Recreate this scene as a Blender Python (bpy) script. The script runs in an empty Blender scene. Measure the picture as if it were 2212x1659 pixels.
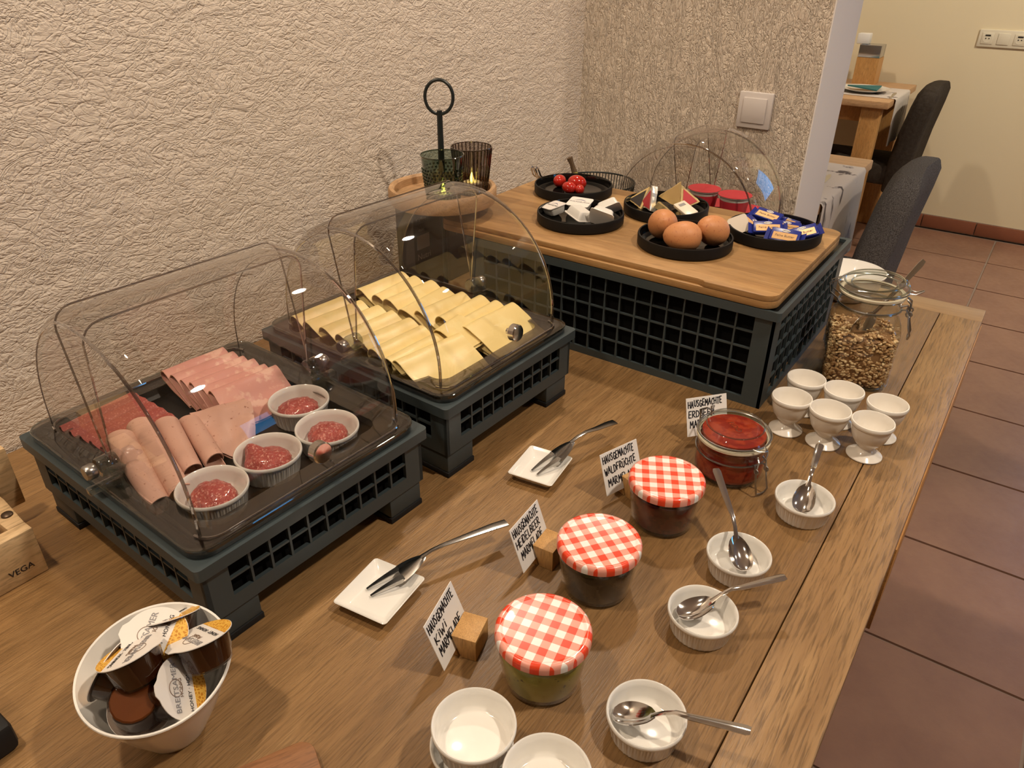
import bpy, bmesh, math, random
from math import sin, cos, pi, radians
from mathutils import Vector, Matrix, noise
R = random.Random(7)
S = bpy.context.scene
COL = S.collection
T = 0.75                      # table top height; table things are given relative to it

# ------------------------------------------------------------------ camera
cam = bpy.data.cameras.new('camera'); camo = bpy.data.objects.new('camera', cam); COL.objects.link(camo)
pit, psi, rol = radians(30.131), radians(-34.891), radians(0.469)
fh = Vector((sin(psi), cos(psi), 0)); r0 = Vector((cos(psi), -sin(psi), 0)); up = Vector((0, 0, 1))
fw = fh*cos(pit) - up*sin(pit); u0 = fh*sin(pit) + up*cos(pit)
rt = r0*cos(rol) + u0*sin(rol); uv = u0*cos(rol) - r0*sin(rol)
m = Matrix((rt, uv, -fw)).transposed().to_4x4(); m.translation = Vector((0, 0, T+.62)); camo.matrix_world = m
cam.sensor_width = 36; cam.lens = 1629.04*36/2212; cam.clip_start = .02
S.camera = camo
# ------------------------------------------------------------------ world, view, light
W = bpy.data.worlds.new('world'); S.world = W; W.use_nodes = True
W.node_tree.nodes['Background'].inputs[0].default_value = (.16, .52, 1.0, 1); W.node_tree.nodes['Background'].inputs[1].default_value = 3.0
S.view_settings.view_transform = 'Standard'; S.view_settings.look = 'None'; S.view_settings.gamma = 1; S.view_settings.exposure = 0.22
S.view_settings.use_curve_mapping = False
S.cycles.max_bounces = 10; S.cycles.transparent_max_bounces = 24; S.cycles.diffuse_bounces = 4; S.cycles.glossy_bounces = 5
S.cycles.transmission_bounces = 8; S.cycles.caustics_reflective = False; S.cycles.caustics_refractive = False
S.cycles.sample_clamp_indirect = 4
WARM = (1.0, .84, .66)
CEIL = 2.45
# ceiling lamps: (x, y, watts, colour, spot angle, aim x, aim y, aim z)
LAMPS = [(.50, .75, 62, WARM, 110, -.25, .75, .75), (-.78, 1.62, 40, WARM, 110, -.5, .9, .75),
         (-.80, -.10, 40, (1, .80, .58), 110, -1.0, .45, 1.0), (-.45, -.9, 14, WARM, 120, -.5, .3, .75),
         (.7, 3.5, 92, (1, .87, .66), 140, -.1, 4.7, 1.2), (1.3, 2.1, 40, WARM, 130, .6, 2.6, 0), (-1.4, 3.4, 30, WARM, 130, -.9, 4.2, .75)]

# ------------------------------------------------------------------ materials
MATS = {}
def mat(name, col=(.8, .8, .8), rough=.5, metal=0, spec=.5, trans=0, coat=0, sss=0, ior=1.45, emit=None, es=0):
    m = bpy.data.materials.new(name); m.use_nodes = True; MATS[name] = m
    b = m.node_tree.nodes['Principled BSDF']
    b.inputs['Base Color'].default_value = (*col, 1); b.inputs['Roughness'].default_value = rough
    b.inputs['Metallic'].default_value = metal; b.inputs['Specular IOR Level'].default_value = spec
    b.inputs['Transmission Weight'].default_value = trans; b.inputs['Coat Weight'].default_value = coat
    b.inputs['IOR'].default_value = ior
    if sss: b.inputs['Subsurface Weight'].default_value = sss; b.inputs['Subsurface Radius'].default_value = (.01, .005, .003); b.inputs['Subsurface Scale'].default_value = .6
    if emit: b.inputs['Emission Color'].default_value = (*emit, 1); b.inputs['Emission Strength'].default_value = es
    return m
class N:
    def __init__(s, m): s.t = m.node_tree; s.b = s.t.nodes.get('Principled BSDF')
    def n(s, typ, ins=None, **kw):
        x = s.t.nodes.new(typ)
        for k, v in kw.items(): setattr(x, k, v)
        for k, v in (ins or {}).items():
            if hasattr(v, 'is_linked') or isinstance(v, bpy.types.NodeSocket): s.t.links.new(v, x.inputs[k])
            else: x.inputs[k].default_value = v
        return x
    def coord(s, scale=(1, 1, 1), kind='Object', rot=(0, 0, 0), loc=(0, 0, 0)):
        c = s.n('ShaderNodeTexCoord'); return s.n('ShaderNodeMapping', {'Vector': c.outputs[kind], 'Scale': scale, 'Rotation': rot, 'Location': loc}).outputs[0]
    def noise(s, vec, scale, detail=4, rough=.55, dist=0):
        return s.n('ShaderNodeTexNoise', {'Vector': vec, 'Scale': scale, 'Detail': detail, 'Roughness': rough, 'Distortion': dist}).outputs[0]
    def ramp(s, fac, stops):
        r = s.n('ShaderNodeValToRGB', {'Fac': fac}); e = r.color_ramp.elements
        e[0].position, e[0].color = stops[0][0], (*stops[0][1], 1); e[1].position, e[1].color = stops[-1][0], (*stops[-1][1], 1)
        for p, c in stops[1:-1]: q = e.new(p); q.color = (*c, 1)
        return r.outputs[0]
    def math(s, op, a, b=0, c=0):
        x = s.n('ShaderNodeMath', operation=op)
        for i, v in enumerate((a, b, c)):
            if isinstance(v, bpy.types.NodeSocket): s.t.links.new(v, x.inputs[i])
            else: x.inputs[i].default_value = v
        return x.outputs[0]
    def mix(s, f, a, b, blend='MIX'):
        x = s.n('ShaderNodeMix', data_type='RGBA', blend_type=blend)
        for k, v in ((0, f), (6, a), (7, b)):
            if isinstance(v, bpy.types.NodeSocket): s.t.links.new(v, x.inputs[k])
            else: x.inputs[k].default_value = (*v, 1) if isinstance(v, tuple) else v
        return x.outputs[2]
    def set(s, k, v): s.t.links.new(v, s.b.inputs[k])
    def bump(s, h, strength=.5, dist=.002, normal=None):
        x = s.n('ShaderNodeBump', {'Height': h, 'Strength': strength, 'Distance': dist})
        if normal is not None: s.t.links.new(normal, x.inputs['Normal'])
        s.t.links.new(x.outputs[0], s.b.inputs['Normal']); return x.outputs[0]

def wood(name, axis, c1, c2, c3, rough=.45, scale=1.0, bump=.25, fine=1.0, pore=.55, stripe=0, sax=1):
    m = mat(name, c2, rough); k = N(m)
    def st(w, l): q = [w*scale]*3; q[axis] = l*scale; return tuple(q)
    wav = k.noise(k.coord(st(9, 2.2)), 1, 3, .5, .3)
    wv = k.n('ShaderNodeVectorMath', {0: k.coord(st(26, 1.1)), 1: k.n('ShaderNodeCombineXYZ', {0: k.math('MULTIPLY', wav, 3.2), 1: k.math('MULTIPLY', wav, 3.2), 2: k.math('MULTIPLY', wav, 3.2)}).outputs[0]}, operation='ADD').outputs[0]
    n1 = k.noise(wv, 1.3, 5, .62, .4)
    n2 = k.noise(k.coord(st(520*fine, 24)), 1, 3, .65, .3)
    n4 = k.noise(k.coord(st(150*fine, 7)), 1, 3, .6, .5)
    n3 = k.noise(k.coord(st(4, 1.2)), 1, 2)
    c = k.ramp(n1, [(.26, c1), (.5, c2), (.76, c3)])
    c = k.mix(k.math('MULTIPLY', k.ramp(n4, [(.40, (1, 1, 1)), (.58, (0, 0, 0))]), .26), c, tuple(x*.66 for x in c1))
    c = k.mix(k.math('MULTIPLY', k.ramp(n2, [(.36, (1, 1, 1)), (.52, (0, 0, 0))]), pore), c, tuple(x*.38 for x in c1))
    c = k.mix(k.math('MULTIPLY', n3, .35), c, c3)
    if stripe:
        sp = k.n('ShaderNodeSeparateXYZ', {0: k.n('ShaderNodeTexCoord').outputs['Object']}); wn = k.n('ShaderNodeTexWhiteNoise', {'W': k.math('FLOOR', k.math('MULTIPLY', sp.outputs[sax], 1/stripe))}, noise_dimensions='1D').outputs[0]
        c = k.mix(1.0, c, k.ramp(wn, [(0, (.70, .67, .62)), (1, (1.16, 1.15, 1.12))]), 'MULTIPLY')
    k.set('Base Color', c); k.set('Roughness', k.math('MULTIPLY_ADD', n2, .25, rough-.1))
    k.bump(n2, bump, .0007)
    return m
wood('oak_long', 1, (.215, .113, .043), (.300, .170, .068), (.385, .235, .105), .38, 1, .6, 1, .6, .123, 0)
wood('oak_cross', 0, (.25, .15, .072), (.31, .195, .098), (.36, .24, .13), .40, 1, .3, .7, .3)
wood('oak_rail', 1, (.200, .105, .042), (.285, .163, .068), (.36, .222, .10), .38, .8, .8, .8, .75)
wood('apron_wood', 1, (.48, .21, .05), (.60, .28, .07), (.66, .34, .10), .4)
wood('board_wood', 0, (.27, .135, .048), (.40, .225, .088), (.50, .31, .14), .42, 1.3, .15, .5, .3, .036, 1)
wood('block_wood', 2, (.42, .22, .07), (.52, .29, .10), (.60, .36, .15), .5, 3, .1, .5)
wood('pale_wood', 1, (.60, .40, .20), (.68, .47, .26), (.74, .55, .33), .55, 1.6, .1, .4)
wood('tray_wood', 1, (.36, .20, .09), (.47, .28, .14), (.55, .35, .19), .5, 2, .1, .5)
wood('warm_wood', 2, (.48, .22, .06), (.58, .30, .10), (.66, .38, .15), .4, 2, .05, .4)
wood('table_wood', 0, (.50, .28, .13), (.60, .36, .19), (.68, .44, .25), .4, 2, .05, .4)
wood('brown_board', 1, (.20, .085, .035), (.27, .12, .05), (.33, .16, .07), .5, 2, .1, .5)

def plaster(name, col, vec_scale, strength):
    m = mat(name, col, .85, spec=.2); k = N(m)
    v = k.coord(vec_scale)
    a = k.noise(v, 16, 6, .62, 1.2)
    vo = k.n('ShaderNodeTexVoronoi', {'Vector': k.n('ShaderNodeVectorMath', {0: v, 1: k.n('ShaderNodeTexNoise', {'Vector': v, 'Scale': 9.0, 'Detail': 3}).outputs[1]}, operation='ADD').outputs[0], 'Scale': 14.0}, feature='DISTANCE_TO_EDGE').outputs[0]
    cr = k.ramp(vo, [(0, (0, 0, 0)), (.10, (1, 1, 1))])
    fine = k.noise(v, 90, 4, .6)
    ridge = k.math('ABSOLUTE', k.math('SUBTRACT', k.noise(v, 22, 3, .5, 2.0), .5))
    rd = k.ramp(ridge, [(0, (0, 0, 0)), (.06, (1, 1, 1))])
    h = k.math('ADD', k.math('MULTIPLY', a, 1.0), k.math('MULTIPLY', fine, .22))
    h = k.math('ADD', h, k.math('MULTIPLY', rd, .16))
    h = k.math('ADD', h, k.math('MULTIPLY', cr, .10))
    k.set('Base Color', k.mix(k.math('MULTIPLY', a, .5), col, tuple(min(1, c*1.08) for c in col)))
    k.bump(h, strength, .008)
    return m
plaster('plaster_side', (.70, .61, .52), (1.3, .8, 1.5), .8)
plaster('plaster_end', (.64, .55, .45), (2.0, 1, .7), 1.15)
mat('smooth_white', (.78, .73, .70), .7)
mat('switch_white', (.60, .55, .52), .5); mat('yellow_wall', (.84, .74, .53), .8)
mat('ceiling_white', (.82, .78, .72), .9)
def clay(name, c1, c2):
    m = mat(name, c1, .38, spec=.5); k = N(m); v = k.coord()
    k.set('Base Color', k.mix(k.ramp(k.noise(v, 5, 6, .65), [(.35, (0, 0, 0)), (.65, (1, 1, 1))]), c1, c2))
    k.set('Roughness', k.math('MULTIPLY_ADD', k.noise(v, 40, 4), .3, .25)); k.bump(k.noise(v, 60, 5, .7), .15, .002)
clay('clay_tile', (.32, .178, .120), (.255, .135, .095)); clay('clay_base', (.30, .11, .06), (.25, .09, .05))
mat('grout', (.33, .25, .20), .9)
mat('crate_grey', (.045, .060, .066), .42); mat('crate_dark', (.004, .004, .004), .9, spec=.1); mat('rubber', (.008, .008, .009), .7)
mat('black_gloss', (.006, .0055, .005), .08, coat=.3); mat('tray_black', (.012, .0115, .011), .38)
mat('stone_black', (.008, .007, .0065), .5, spec=.25)
mat('porcelain', (.80, .78, .74), .12, coat=.3); mat('porcelain_warm', (.78, .74, .68), .15, coat=.3)
mat('chrome', (.72, .70, .68), .10, 1); mat('wire', (.42, .41, .40), .28, 1); mat('steel_dark', (.35, .34, .33), .2, 1)
mat('black_metal', (.012, .016, .016), .4)
def clear(name, tint, spec=.04, gl=(1, 1, 1), rough=.02, mul=1.0):
    m = bpy.data.materials.new(name); m.use_nodes = True; MATS[name] = m; t = m.node_tree; t.nodes.clear(); k = N(m)
    tr = k.n('ShaderNodeBsdfTransparent', {'Color': (*tint, 1)}); g = k.n('ShaderNodeBsdfGlossy', {'Color': (*gl, 1), 'Roughness': rough})
    f = k.math('MULTIPLY_ADD', k.math('POWER', k.n('ShaderNodeLayerWeight').outputs['Facing'], 5), .9, spec); mx = k.n('ShaderNodeMixShader', {0: k.math('MINIMUM', k.math('MULTIPLY', f, mul), .95), 1: tr.outputs[0], 2: g.outputs[0]})
    o = k.n('ShaderNodeOutputMaterial'); t.links.new(mx.outputs[0], o.inputs[0]); return m
clear('acrylic', (.90, .885, .87), mul=1.0, spec=.045); clear('acrylic_edge', (.60, .57, .57), mul=3.5, spec=.08); clear('frame_clear', (.55, .53, .50), mul=1.6, spec=.06)
clear('jar_glass', (.93, .94, .93), mul=1.2); clear('jar_rim', (.72, .75, .73), mul=2.2); clear('window_glass', (.95, .97, 1.0), mul=.5)
clear('cup_film', (.55, .50, .47), mul=1.3); clear('green_glass', (.34, .42, .36), mul=1.6); clear('smoke_glass', (.45, .40, .37), mul=1.6)
def speck(name, c1, c2, scale, thr, rough=.4, sss=0, bump=0, c3=None, coat=0):
    m = mat(name, c1, rough, sss=sss, coat=coat); k = N(m); v = k.coord()
    c = k.mix(k.ramp(k.noise(v, scale, 4, .6), [(thr-.04, (0, 0, 0)), (thr+.04, (1, 1, 1))]), c1, c2)
    if c3: c = k.mix(k.ramp(k.noise(v, scale*.35, 2), [(.55, (0, 0, 0)), (.72, (1, 1, 1))]), c, c3)
    k.set('Base Color', c)
    if bump: k.bump(k.noise(v, scale, 4, .6), bump, .002)
speck('salami', (.30, .060, .050), (.48, .18, .14), 420, .60, .42)
speck('ham', (.60, .29, .25), (.72, .45, .37), 45, .60, .35, c3=(.66, .36, .30)); mat('ham_edge', (.62, .40, .20), .45)
speck('bologna', (.60, .36, .285), (.30, .12, .08), 190, .665, .4)
speck('mett', (.34, .055, .048), (.60, .27, .22), 330, .585, .28, bump=.9, c3=(.44, .09, .07), coat=.3)
speck('egg_shell', (.54, .235, .095), (.42, .15, .065), 300, .62, .5); speck('cheese', (.92, .76, .36), (.90, .72, .32), 30, .5, .35)
mat('tomato', (.42, .018, .010), .12, coat=.5); mat('white_plastic', (.68, .66, .62), .3); mat('rubber_ring', (.75, .66, .50), .5)
speck('jam_red', (.23, .014, .007), (.32, .035, .012), 60, .5, .25); speck('jam_dark', (.085, .008, .010), (.14, .014, .012), 60, .5, .25)
speck('jam_blue', (.022, .012, .012), (.05, .03, .025), 40, .6, .25); speck('jam_kiwi', (.38, .34, .06), (.03, .035, .008), 110, .66, .3, c3=(.44, .41, .09))
mat('honey', (.105, .030, .008), .12, coat=.6); mat('lid_white', (.74, .70, .66), .35); mat('ink', (.012, .012, .018), .6); mat('ink_brown', (.20, .13, .09), .5); mat('ink_grey', (.25, .24, .25), .5)
mat('card_white', (.86, .84, .82), .7); mat('gold_foil', (.80, .60, .28), .30, .55); mat('silver_foil', (.80, .76, .68), .28, .6); mat('foil_red', (.55, .06, .07), .35, .2)
mat('blue_wrap', (.015, .025, .20), .3); mat('gold_label', (.58, .34, .14), .35, .2); mat('cream_film', (.75, .66, .55), .3); mat('yog_red', (.60, .04, .06), .35); mat('yog_green', (.06, .16, .07), .4)
mat('led', (.9, .8, .3), .5, emit=(1.0, .80, .15), es=9); mat('candle', (.8, .74, .62), .6); mat('banana', (.28, .25, .04), .6); mat('banana_tip', (.10, .06, .03), .8)
mat('carton', (.030, .024, .022), .5); mat('carton_grey', (.10, .085, .075), .5); mat('print_pale', (.35, .31, .28), .6)
mat('cream_plastic', (.80, .74, .60), .4); mat('hole', (.03, .025, .02), .8); mat('cutlery_steel', (.55, .56, .6), .2, 1); mat('petrol', (.03, .16, .17), .7)
mat('muesli_core', (.22, .11, .04), .8); mat('lamp_body', (.7, .7, .7), .4, .8); mat('lamp_glow', (1, .9, .7), .4, emit=(1, .82, .6), es=30); mat('screw', (.10, .07, .05), .4, .8)
def honeycomb():
    m = mat('honeycomb', (.7, .36, .04), .35); k = N(m); v = k.coord()
    vo = k.n('ShaderNodeTexVoronoi', {'Vector': v, 'Scale': 380.0}, feature='DISTANCE_TO_EDGE').outputs[0]
    k.set('Base Color', k.ramp(vo, [(.05, (.75, .45, .08)), (.25, (.50, .20, .015))]))
honeycomb()
def muesli_m():
    m = mat('muesli', (.4, .24, .1), .6); k = N(m); g = k.n('ShaderNodeNewGeometry')
    k.set('Base Color', k.ramp(g.outputs['Random Per Island'], [(0, (.24, .12, .045)), (.3, (.42, .24, .10)), (.65, (.60, .40, .20)), (1, (.80, .62, .36))]))
muesli_m()
def gingham():
    m = mat('gingham', (.8, .1, .05), .3, coat=.3); k = N(m); c = k.n('ShaderNodeTexCoord'); s = k.n('ShaderNodeSeparateXYZ', {0: c.outputs['Object']})
    def st(o): return k.math('GREATER_THAN', k.math('FRACT', k.math('MULTIPLY_ADD', s.outputs[o], 1/.0172, 20.25)), .5)
    f = k.math('MULTIPLY', k.math('ADD', st(0), st(1)), .5)
    k.set('Base Color', k.ramp(f, [(0, (.80, .77, .74)), (.5, (.74, .32, .25)), (1, (.72, .055, .018))]))
gingham()
def fabric(name, c1, c2, sc):
    m = mat(name, c1, .95, spec=.1); k = N(m); v = k.coord()
    k.set('Base Color', k.mix(k.ramp(k.noise(v, sc, 3, .7), [(.35, (0, 0, 0)), (.65, (1, 1, 1))]), c1, c2)); k.bump(k.noise(v, sc, 3, .7), .5, .004)
fabric('chair_brown', (.040, .032, .026), (.058, .048, .040), 60); fabric('chair_grey', (.060, .055, .053), (.20, .19, .19), 330)
def runner():
    m = mat('runner', (.7, .64, .6), .9); k = N(m); v = k.coord((16, 16, 5))
    k.set('Base Color', k.mix(k.ramp(k.noise(v, 1, 3, .6), [(.60, (0, 0, 0)), (.66, (1, 1, 1))]), (.66, .60, .56), (.12, .10, .10)))
runner()

# ------------------------------------------------------------------ mesh helpers
def link(me, name, mt, parent=None, loc=None, rot=None, smooth=True, ang=.7):
    if smooth:
        me.shade_smooth(); me.set_sharp_from_angle(angle=ang)
    for x in (mt if isinstance(mt, (list, tuple)) else [mt]): me.materials.append(MATS[x])
    o = bpy.data.objects.new(name, me); COL.objects.link(o)
    if parent: o.parent = parent
    if loc is not None: o.location = loc
    if rot is not None: o.rotation_euler = rot
    return o
class B:
    def __init__(s): s.v = []; s.f = []; s.mi = []
    def add(s, vs, fs, mi=0):
        b = len(s.v); s.v += [tuple(v) for v in vs]; s.f += [tuple(i+b for i in f) for f in fs]; s.mi += [mi]*len(fs); return s
    def box(s, x0, x1, y0, y1, z0, z1, mi=0):
        return s.add([(x, y, z) for z in (z0, z1) for y in (y0, y1) for x in (x0, x1)], [(0, 2, 3, 1), (4, 5, 7, 6), (0, 1, 5, 4), (2, 6, 7, 3), (0, 4, 6, 2), (1, 3, 7, 5)], mi)
    def lathe(s, prof, n=48, rf=None, mi=0, cap=True, c=(0, 0, 0)):
        vs, fs = [], []
        for i, (r, z) in enumerate(prof):
            for j in range(n):
                a = 2*pi*j/n; q = r*(rf(i, a) if rf else 1); vs.append((c[0]+q*cos(a), c[1]+q*sin(a), c[2]+z))
        for i in range(len(prof)-1):
            for j in range(n):
                k = (j+1) % n; fs.append((i*n+j, i*n+k, (i+1)*n+k, (i+1)*n+j))
        if cap:
            if prof[0][0] > 1e-5: fs.append(tuple(range(n))[::-1])
            if prof[-1][0] > 1e-5: fs.append(tuple((len(prof)-1)*n+j for j in range(n)))
        return s.add(vs, fs, mi)
    def tube(s, pts, rad, n=8, mi=0, closed=False):
        pts = [Vector(p) for p in pts]; m = len(pts); vs, fs = [], []; prev = None
        for i, p in enumerate(pts):
            a = pts[(i-1) % m] if closed or i else p; b = pts[(i+1) % m] if closed or i < m-1 else p
            t = (b-a).normalized()
            if prev is None:
                prev = t.orthogonal().normalized()
            prev = (prev - t*prev.dot(t)); prev = prev.normalized() if prev.length > 1e-6 else t.orthogonal().normalized()
            q = t.cross(prev); r = rad[i] if isinstance(rad, (list, tuple)) else rad
            vs += [p + (prev*cos(2*pi*j/n) + q*sin(2*pi*j/n))*r for j in range(n)]
        for i in range(m if closed else m-1):
            k = (i+1) % m
            for j in range(n): fs.append((i*n+j, i*n+(j+1) % n, k*n+(j+1) % n, k*n+j))
        if not closed: fs += [tuple(range(n))[::-1], tuple((m-1)*n+j for j in range(n))]
        return s.add(vs, fs, mi)
    def prism(s, out, z0, z1, mi=0):
        n = len(out); vs = [(x, y, z0) for x, y in out] + [(x, y, z1) for x, y in out]
        return s.add(vs, [tuple(range(n))[::-1], tuple(range(n, 2*n))] + [(i, (i+1) % n, n+(i+1) % n, n+i) for i in range(n)], mi)
    def loops(s, ls, mi=0, cap0=True, cap1=True):
        n = len(ls[0]); vs = [p for l in ls for p in l]; fs = []
        for i in range(len(ls)-1):
            fs += [(i*n+j, i*n+(j+1) % n, (i+1)*n+(j+1) % n, (i+1)*n+j) for j in range(n)]
        if cap0: fs.append(tuple(range(n))[::-1])
        if cap1: fs.append(tuple((len(ls)-1)*n+j for j in range(n)))
        return s.add(vs, fs, mi)
    def ball(s, c, r, nu=12, nv=8, rot=None, mi=0):
        if not isinstance(r, (tuple, list)): r = (r, r, r)
        vs, fs = [], []; M = rot or Matrix.Identity(3)
        for i in range(1, nv):
            p = pi*i/nv
            vs += [M @ Vector((r[0]*sin(p)*cos(2*pi*j/nu), r[1]*sin(p)*sin(2*pi*j/nu), r[2]*cos(p))) + Vector(c) for j in range(nu)]
        a = len(vs); vs += [M @ Vector((0, 0, r[2])) + Vector(c), M @ Vector((0, 0, -r[2])) + Vector(c)]
        for i in range(nv-2): fs += [(i*nu+j, (i+1)*nu+j, (i+1)*nu+(j+1) % nu, i*nu+(j+1) % nu) for j in range(nu)]
        fs += [(a, j, (j+1) % nu) for j in range(nu)] + [(a+1, (nv-2)*nu+(j+1) % nu, (nv-2)*nu+j) for j in range(nu)]
        return s.add(vs, fs, mi)
    def grid(s, P, mi=0, flip=False):
        n, m = len(P), len(P[0]); vs = [p for r in P for p in r]
        fs = [(i*m+j, (i+1)*m+j, (i+1)*m+j+1, i*m+j+1) for i in range(n-1) for j in range(m-1)]
        return s.add(vs, [f[::-1] for f in fs] if flip else fs, mi)
    def sheet(s, P, th, mi=0, medge=None):
        """closed thin slab from a point grid, offset along normals"""
        n, m = len(P), len(P[0]); P = [[Vector(p) for p in r] for r in P]
        def nm(i, j):
            a = P[min(i+1, n-1)][j]-P[max(i-1, 0)][j]; b = P[i][min(j+1, m-1)]-P[i][max(j-1, 0)]; c = a.cross(b); return c.normalized() if c.length > 1e-12 else Vector((0, 0, 1))
        Q = [[P[i][j]+nm(i, j)*th for j in range(m)] for i in range(n)]
        vs = [p for r in P for p in r] + [p for r in Q for p in r]; o = n*m; fs, es = [], []
        for i in range(n-1):
            for j in range(m-1):
                q = (i*m+j, (i+1)*m+j, (i+1)*m+j+1, i*m+j+1); fs += [q[::-1], tuple(x+o for x in q)]
        rim = [(0, j) for j in range(m)] + [(i, m-1) for i in range(1, n)] + [(n-1, j) for j in range(m-2, -1, -1)] + [(i, 0) for i in range(n-2, 0, -1)]
        for a, b in zip(rim, rim[1:]+rim[:1]):
            x, y = a[0]*m+a[1], b[0]*m+b[1]; es.append((x, y, y+o, x+o))
        b = len(s.v); s.v += [tuple(v) for v in vs]; s.f += [tuple(i+b for i in f) for f in fs+es]; s.mi += [mi]*len(fs)+[medge if medge is not None else mi]*len(es); return s
    def mesh(s, name):
        me = bpy.data.meshes.new(name); me.from_pydata(s.v, [], s.f)
        if any(s.mi): me.polygons.foreach_set('material_index', s.mi)
        me.update(); return me
    def o(s, name, mt, parent=None, loc=None, rot=None, smooth=True, ang=.7, bev=0):
        me = s.mesh(name)
        bm = bmesh.new(); bm.from_mesh(me); bmesh.ops.recalc_face_normals(bm, faces=bm.faces)
        if bev: bmesh.ops.bevel(bm, geom=[e for e in bm.edges if e.calc_face_angle(0) > .5], offset=bev, segments=2, profile=.5, affect='EDGES', clamp_overlap=True)
        bm.to_mesh(me); bm.free()
        return link(me, name, mt, parent, loc, rot, smooth, ang)
def tag(o, label, cat, group=None, kind=None):
    if label: o['label'] = label
    if cat: o['category'] = cat
    if group: o['group'] = group
    if kind: o['kind'] = kind
    return o
def thing(name, label, cat, loc=(0, 0, 0), rz=0, group=None, rot=None):
    o = bpy.data.objects.new(name, None); COL.objects.link(o); o.empty_display_size = .02
    o.location = (loc[0], loc[1], loc[2]+T); o.rotation_euler = rot or (0, 0, rz); return tag(o, label, cat, group)
def copy_tree(o, parent=None):
    c = o.copy(); COL.objects.link(c)
    if parent: c.parent = parent
    for ch in list(o.children): copy_tree(ch, c)
    return c
def struct(o): o['kind'] = 'structure'; return o
def rrect(a, b, r, n=6, cx=0, cy=0):
    out = []
    for sx, sy, a0 in ((1, 1, 0), (-1, 1, pi/2), (-1, -1, pi), (1, -1, 1.5*pi)):
        for i in range(n+1):
            t = a0+pi/2*i/n; out.append((cx+sx*(a-r)+r*cos(t), cy+sy*(b-r)+r*sin(t)))
    return out
def text(s, size, mt, parent, loc, rot=(0, 0, 0), name='lettering', align='CENTER', sx=1):
    cu = bpy.data.curves.new('t', 'FONT'); cu.body = s; cu.size = size; cu.align_x = align; cu.align_y = 'CENTER'; cu.extrude = .00008; cu.resolution_u = 3
    t = bpy.data.objects.new('t', cu); COL.objects.link(t); bpy.context.view_layer.update()
    me = bpy.data.meshes.new_from_object(t.evaluated_get(bpy.context.evaluated_depsgraph_get())); bpy.data.objects.remove(t); bpy.data.curves.remove(cu)
    me.materials.clear(); o = link(me, name, mt, parent, loc, rot, smooth=False); o.scale = (sx, 1, 1); return o

# ------------------------------------------------------------------ the room
YE, XW, YF, XR, YB, XL = 1.856, -1.077, 4.78, 2.9, -2.4, -2.7
struct(B().box(XW-.2, XW, YB, YE, 0, CEIL).o('wall_left', 'plaster_side', smooth=False))
struct(B().box(XL, -.467, YE, YE+.235, 0, CEIL).o('wall_end', 'plaster_end', smooth=False))
struct(B().box(-.467, -.464, YE-.001, YE+.236, 0, CEIL).o('trim_1', 'smooth_white', smooth=False))
vx0, vx1, vz0, vz1 = .55, 1.45, .88, 2.05
struct(B().box(XL, vx0, YF, YF+.2, 0, CEIL).box(vx1, XR+.2, YF, YF+.2, 0, CEIL).box(vx0, vx1, YF, YF+.2, 0, vz0).box(vx0, vx1, YF, YF+.2, vz1, CEIL).o('wall_far', 'yellow_wall', smooth=False))
wf = B().box(vx0, vx1, YF+.06, YF+.11, vz0, vz0+.06).box(vx0, vx1, YF+.06, YF+.11, vz1-.06, vz1).box(vx0, vx0+.06, YF+.06, YF+.11, vz0+.06, vz1-.06).box(vx1-.06, vx1, YF+.06, YF+.11, vz0+.06, vz1-.06)
w2 = struct(wf.o('window_2', 'smooth_white', smooth=False)); B().box(vx0+.06, vx1-.06, YF+.08, YF+.086, vz0+.06, vz1-.06).o('pane', 'window_glass', w2, smooth=False)
struct(B().box(XL-.2, XL, YE, YF+.2, 0, CEIL).o('wall_dining', 'yellow_wall', smooth=False))
struct(B().box(XW-.2, XR+.2, YB-.2, YB, 0, CEIL).o('wall_back', 'yellow_wall', smooth=False))
wr = B(); wy0, wy1, wz0, wz1 = 1.30, 1.85, 1.25, 2.1
wr.box(XR, XR+.2, YB, wy0, 0, CEIL).box(XR, XR+.2, wy1, YF, 0, CEIL).box(XR, XR+.2, wy0, wy1, 0, wz0).box(XR, XR+.2, wy0, wy1, wz1, CEIL)
struct(wr.o('wall_right', 'yellow_wall', smooth=False))
wf = B(); wf.box(XR+.05, XR+.1, wy0, wy1, wz0, wz0+.06).box(XR+.05, XR+.1, wy0, wy1, wz1-.06, wz1)
for y in (wy0, wy1-.06): wf.box(XR+.05, XR+.1, y, y+.06, wz0+.06, wz1-.06)
w1 = struct(wf.o('window_1', 'smooth_white', smooth=False))
B().box(XR+.07, XR+.076, wy0+.06, wy1-.06, wz0+.06, wz1-.06).o('pane', 'window_glass', w1, smooth=False)
struct(B().box(XL-.2, XR+.2, YB-.2, YF+.2, CEIL, CEIL+.1).o('ceiling', 'ceiling_white', smooth=False))
fl = struct(B().box(XL-.2, XR+.2, YB-.2, YF+.2, -.05, -.006).o('floor', 'grout', smooth=False))
tp = .4085; tme = None; tx0, ty0 = -.105, 1.888                      # clay floor tiles, one part each
for iy in range(-4, 8):
    for ix in range(-4, 7):
        x, y = tx0+ix*tp+tp/2, ty0+iy*tp+tp/2
        if y+tp/2 > YF+.2: continue
        if tme is None:
            h = tp/2-.0045; o = B().prism(rrect(h, h, .006, 2), -.006, 0).o('tile', 'clay_tile', fl, bev=0); tme = o.data; o.location = (x, y, 0)
        else:
            o = bpy.data.objects.new('tile', tme); COL.objects.link(o); o.parent = fl; o.location = (x, y, 0)
bb = struct(B().box(XL, XR, YF-.006, YF, 0, .074).o('baseboard_far', 'grout', smooth=False)); bme = None
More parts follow.
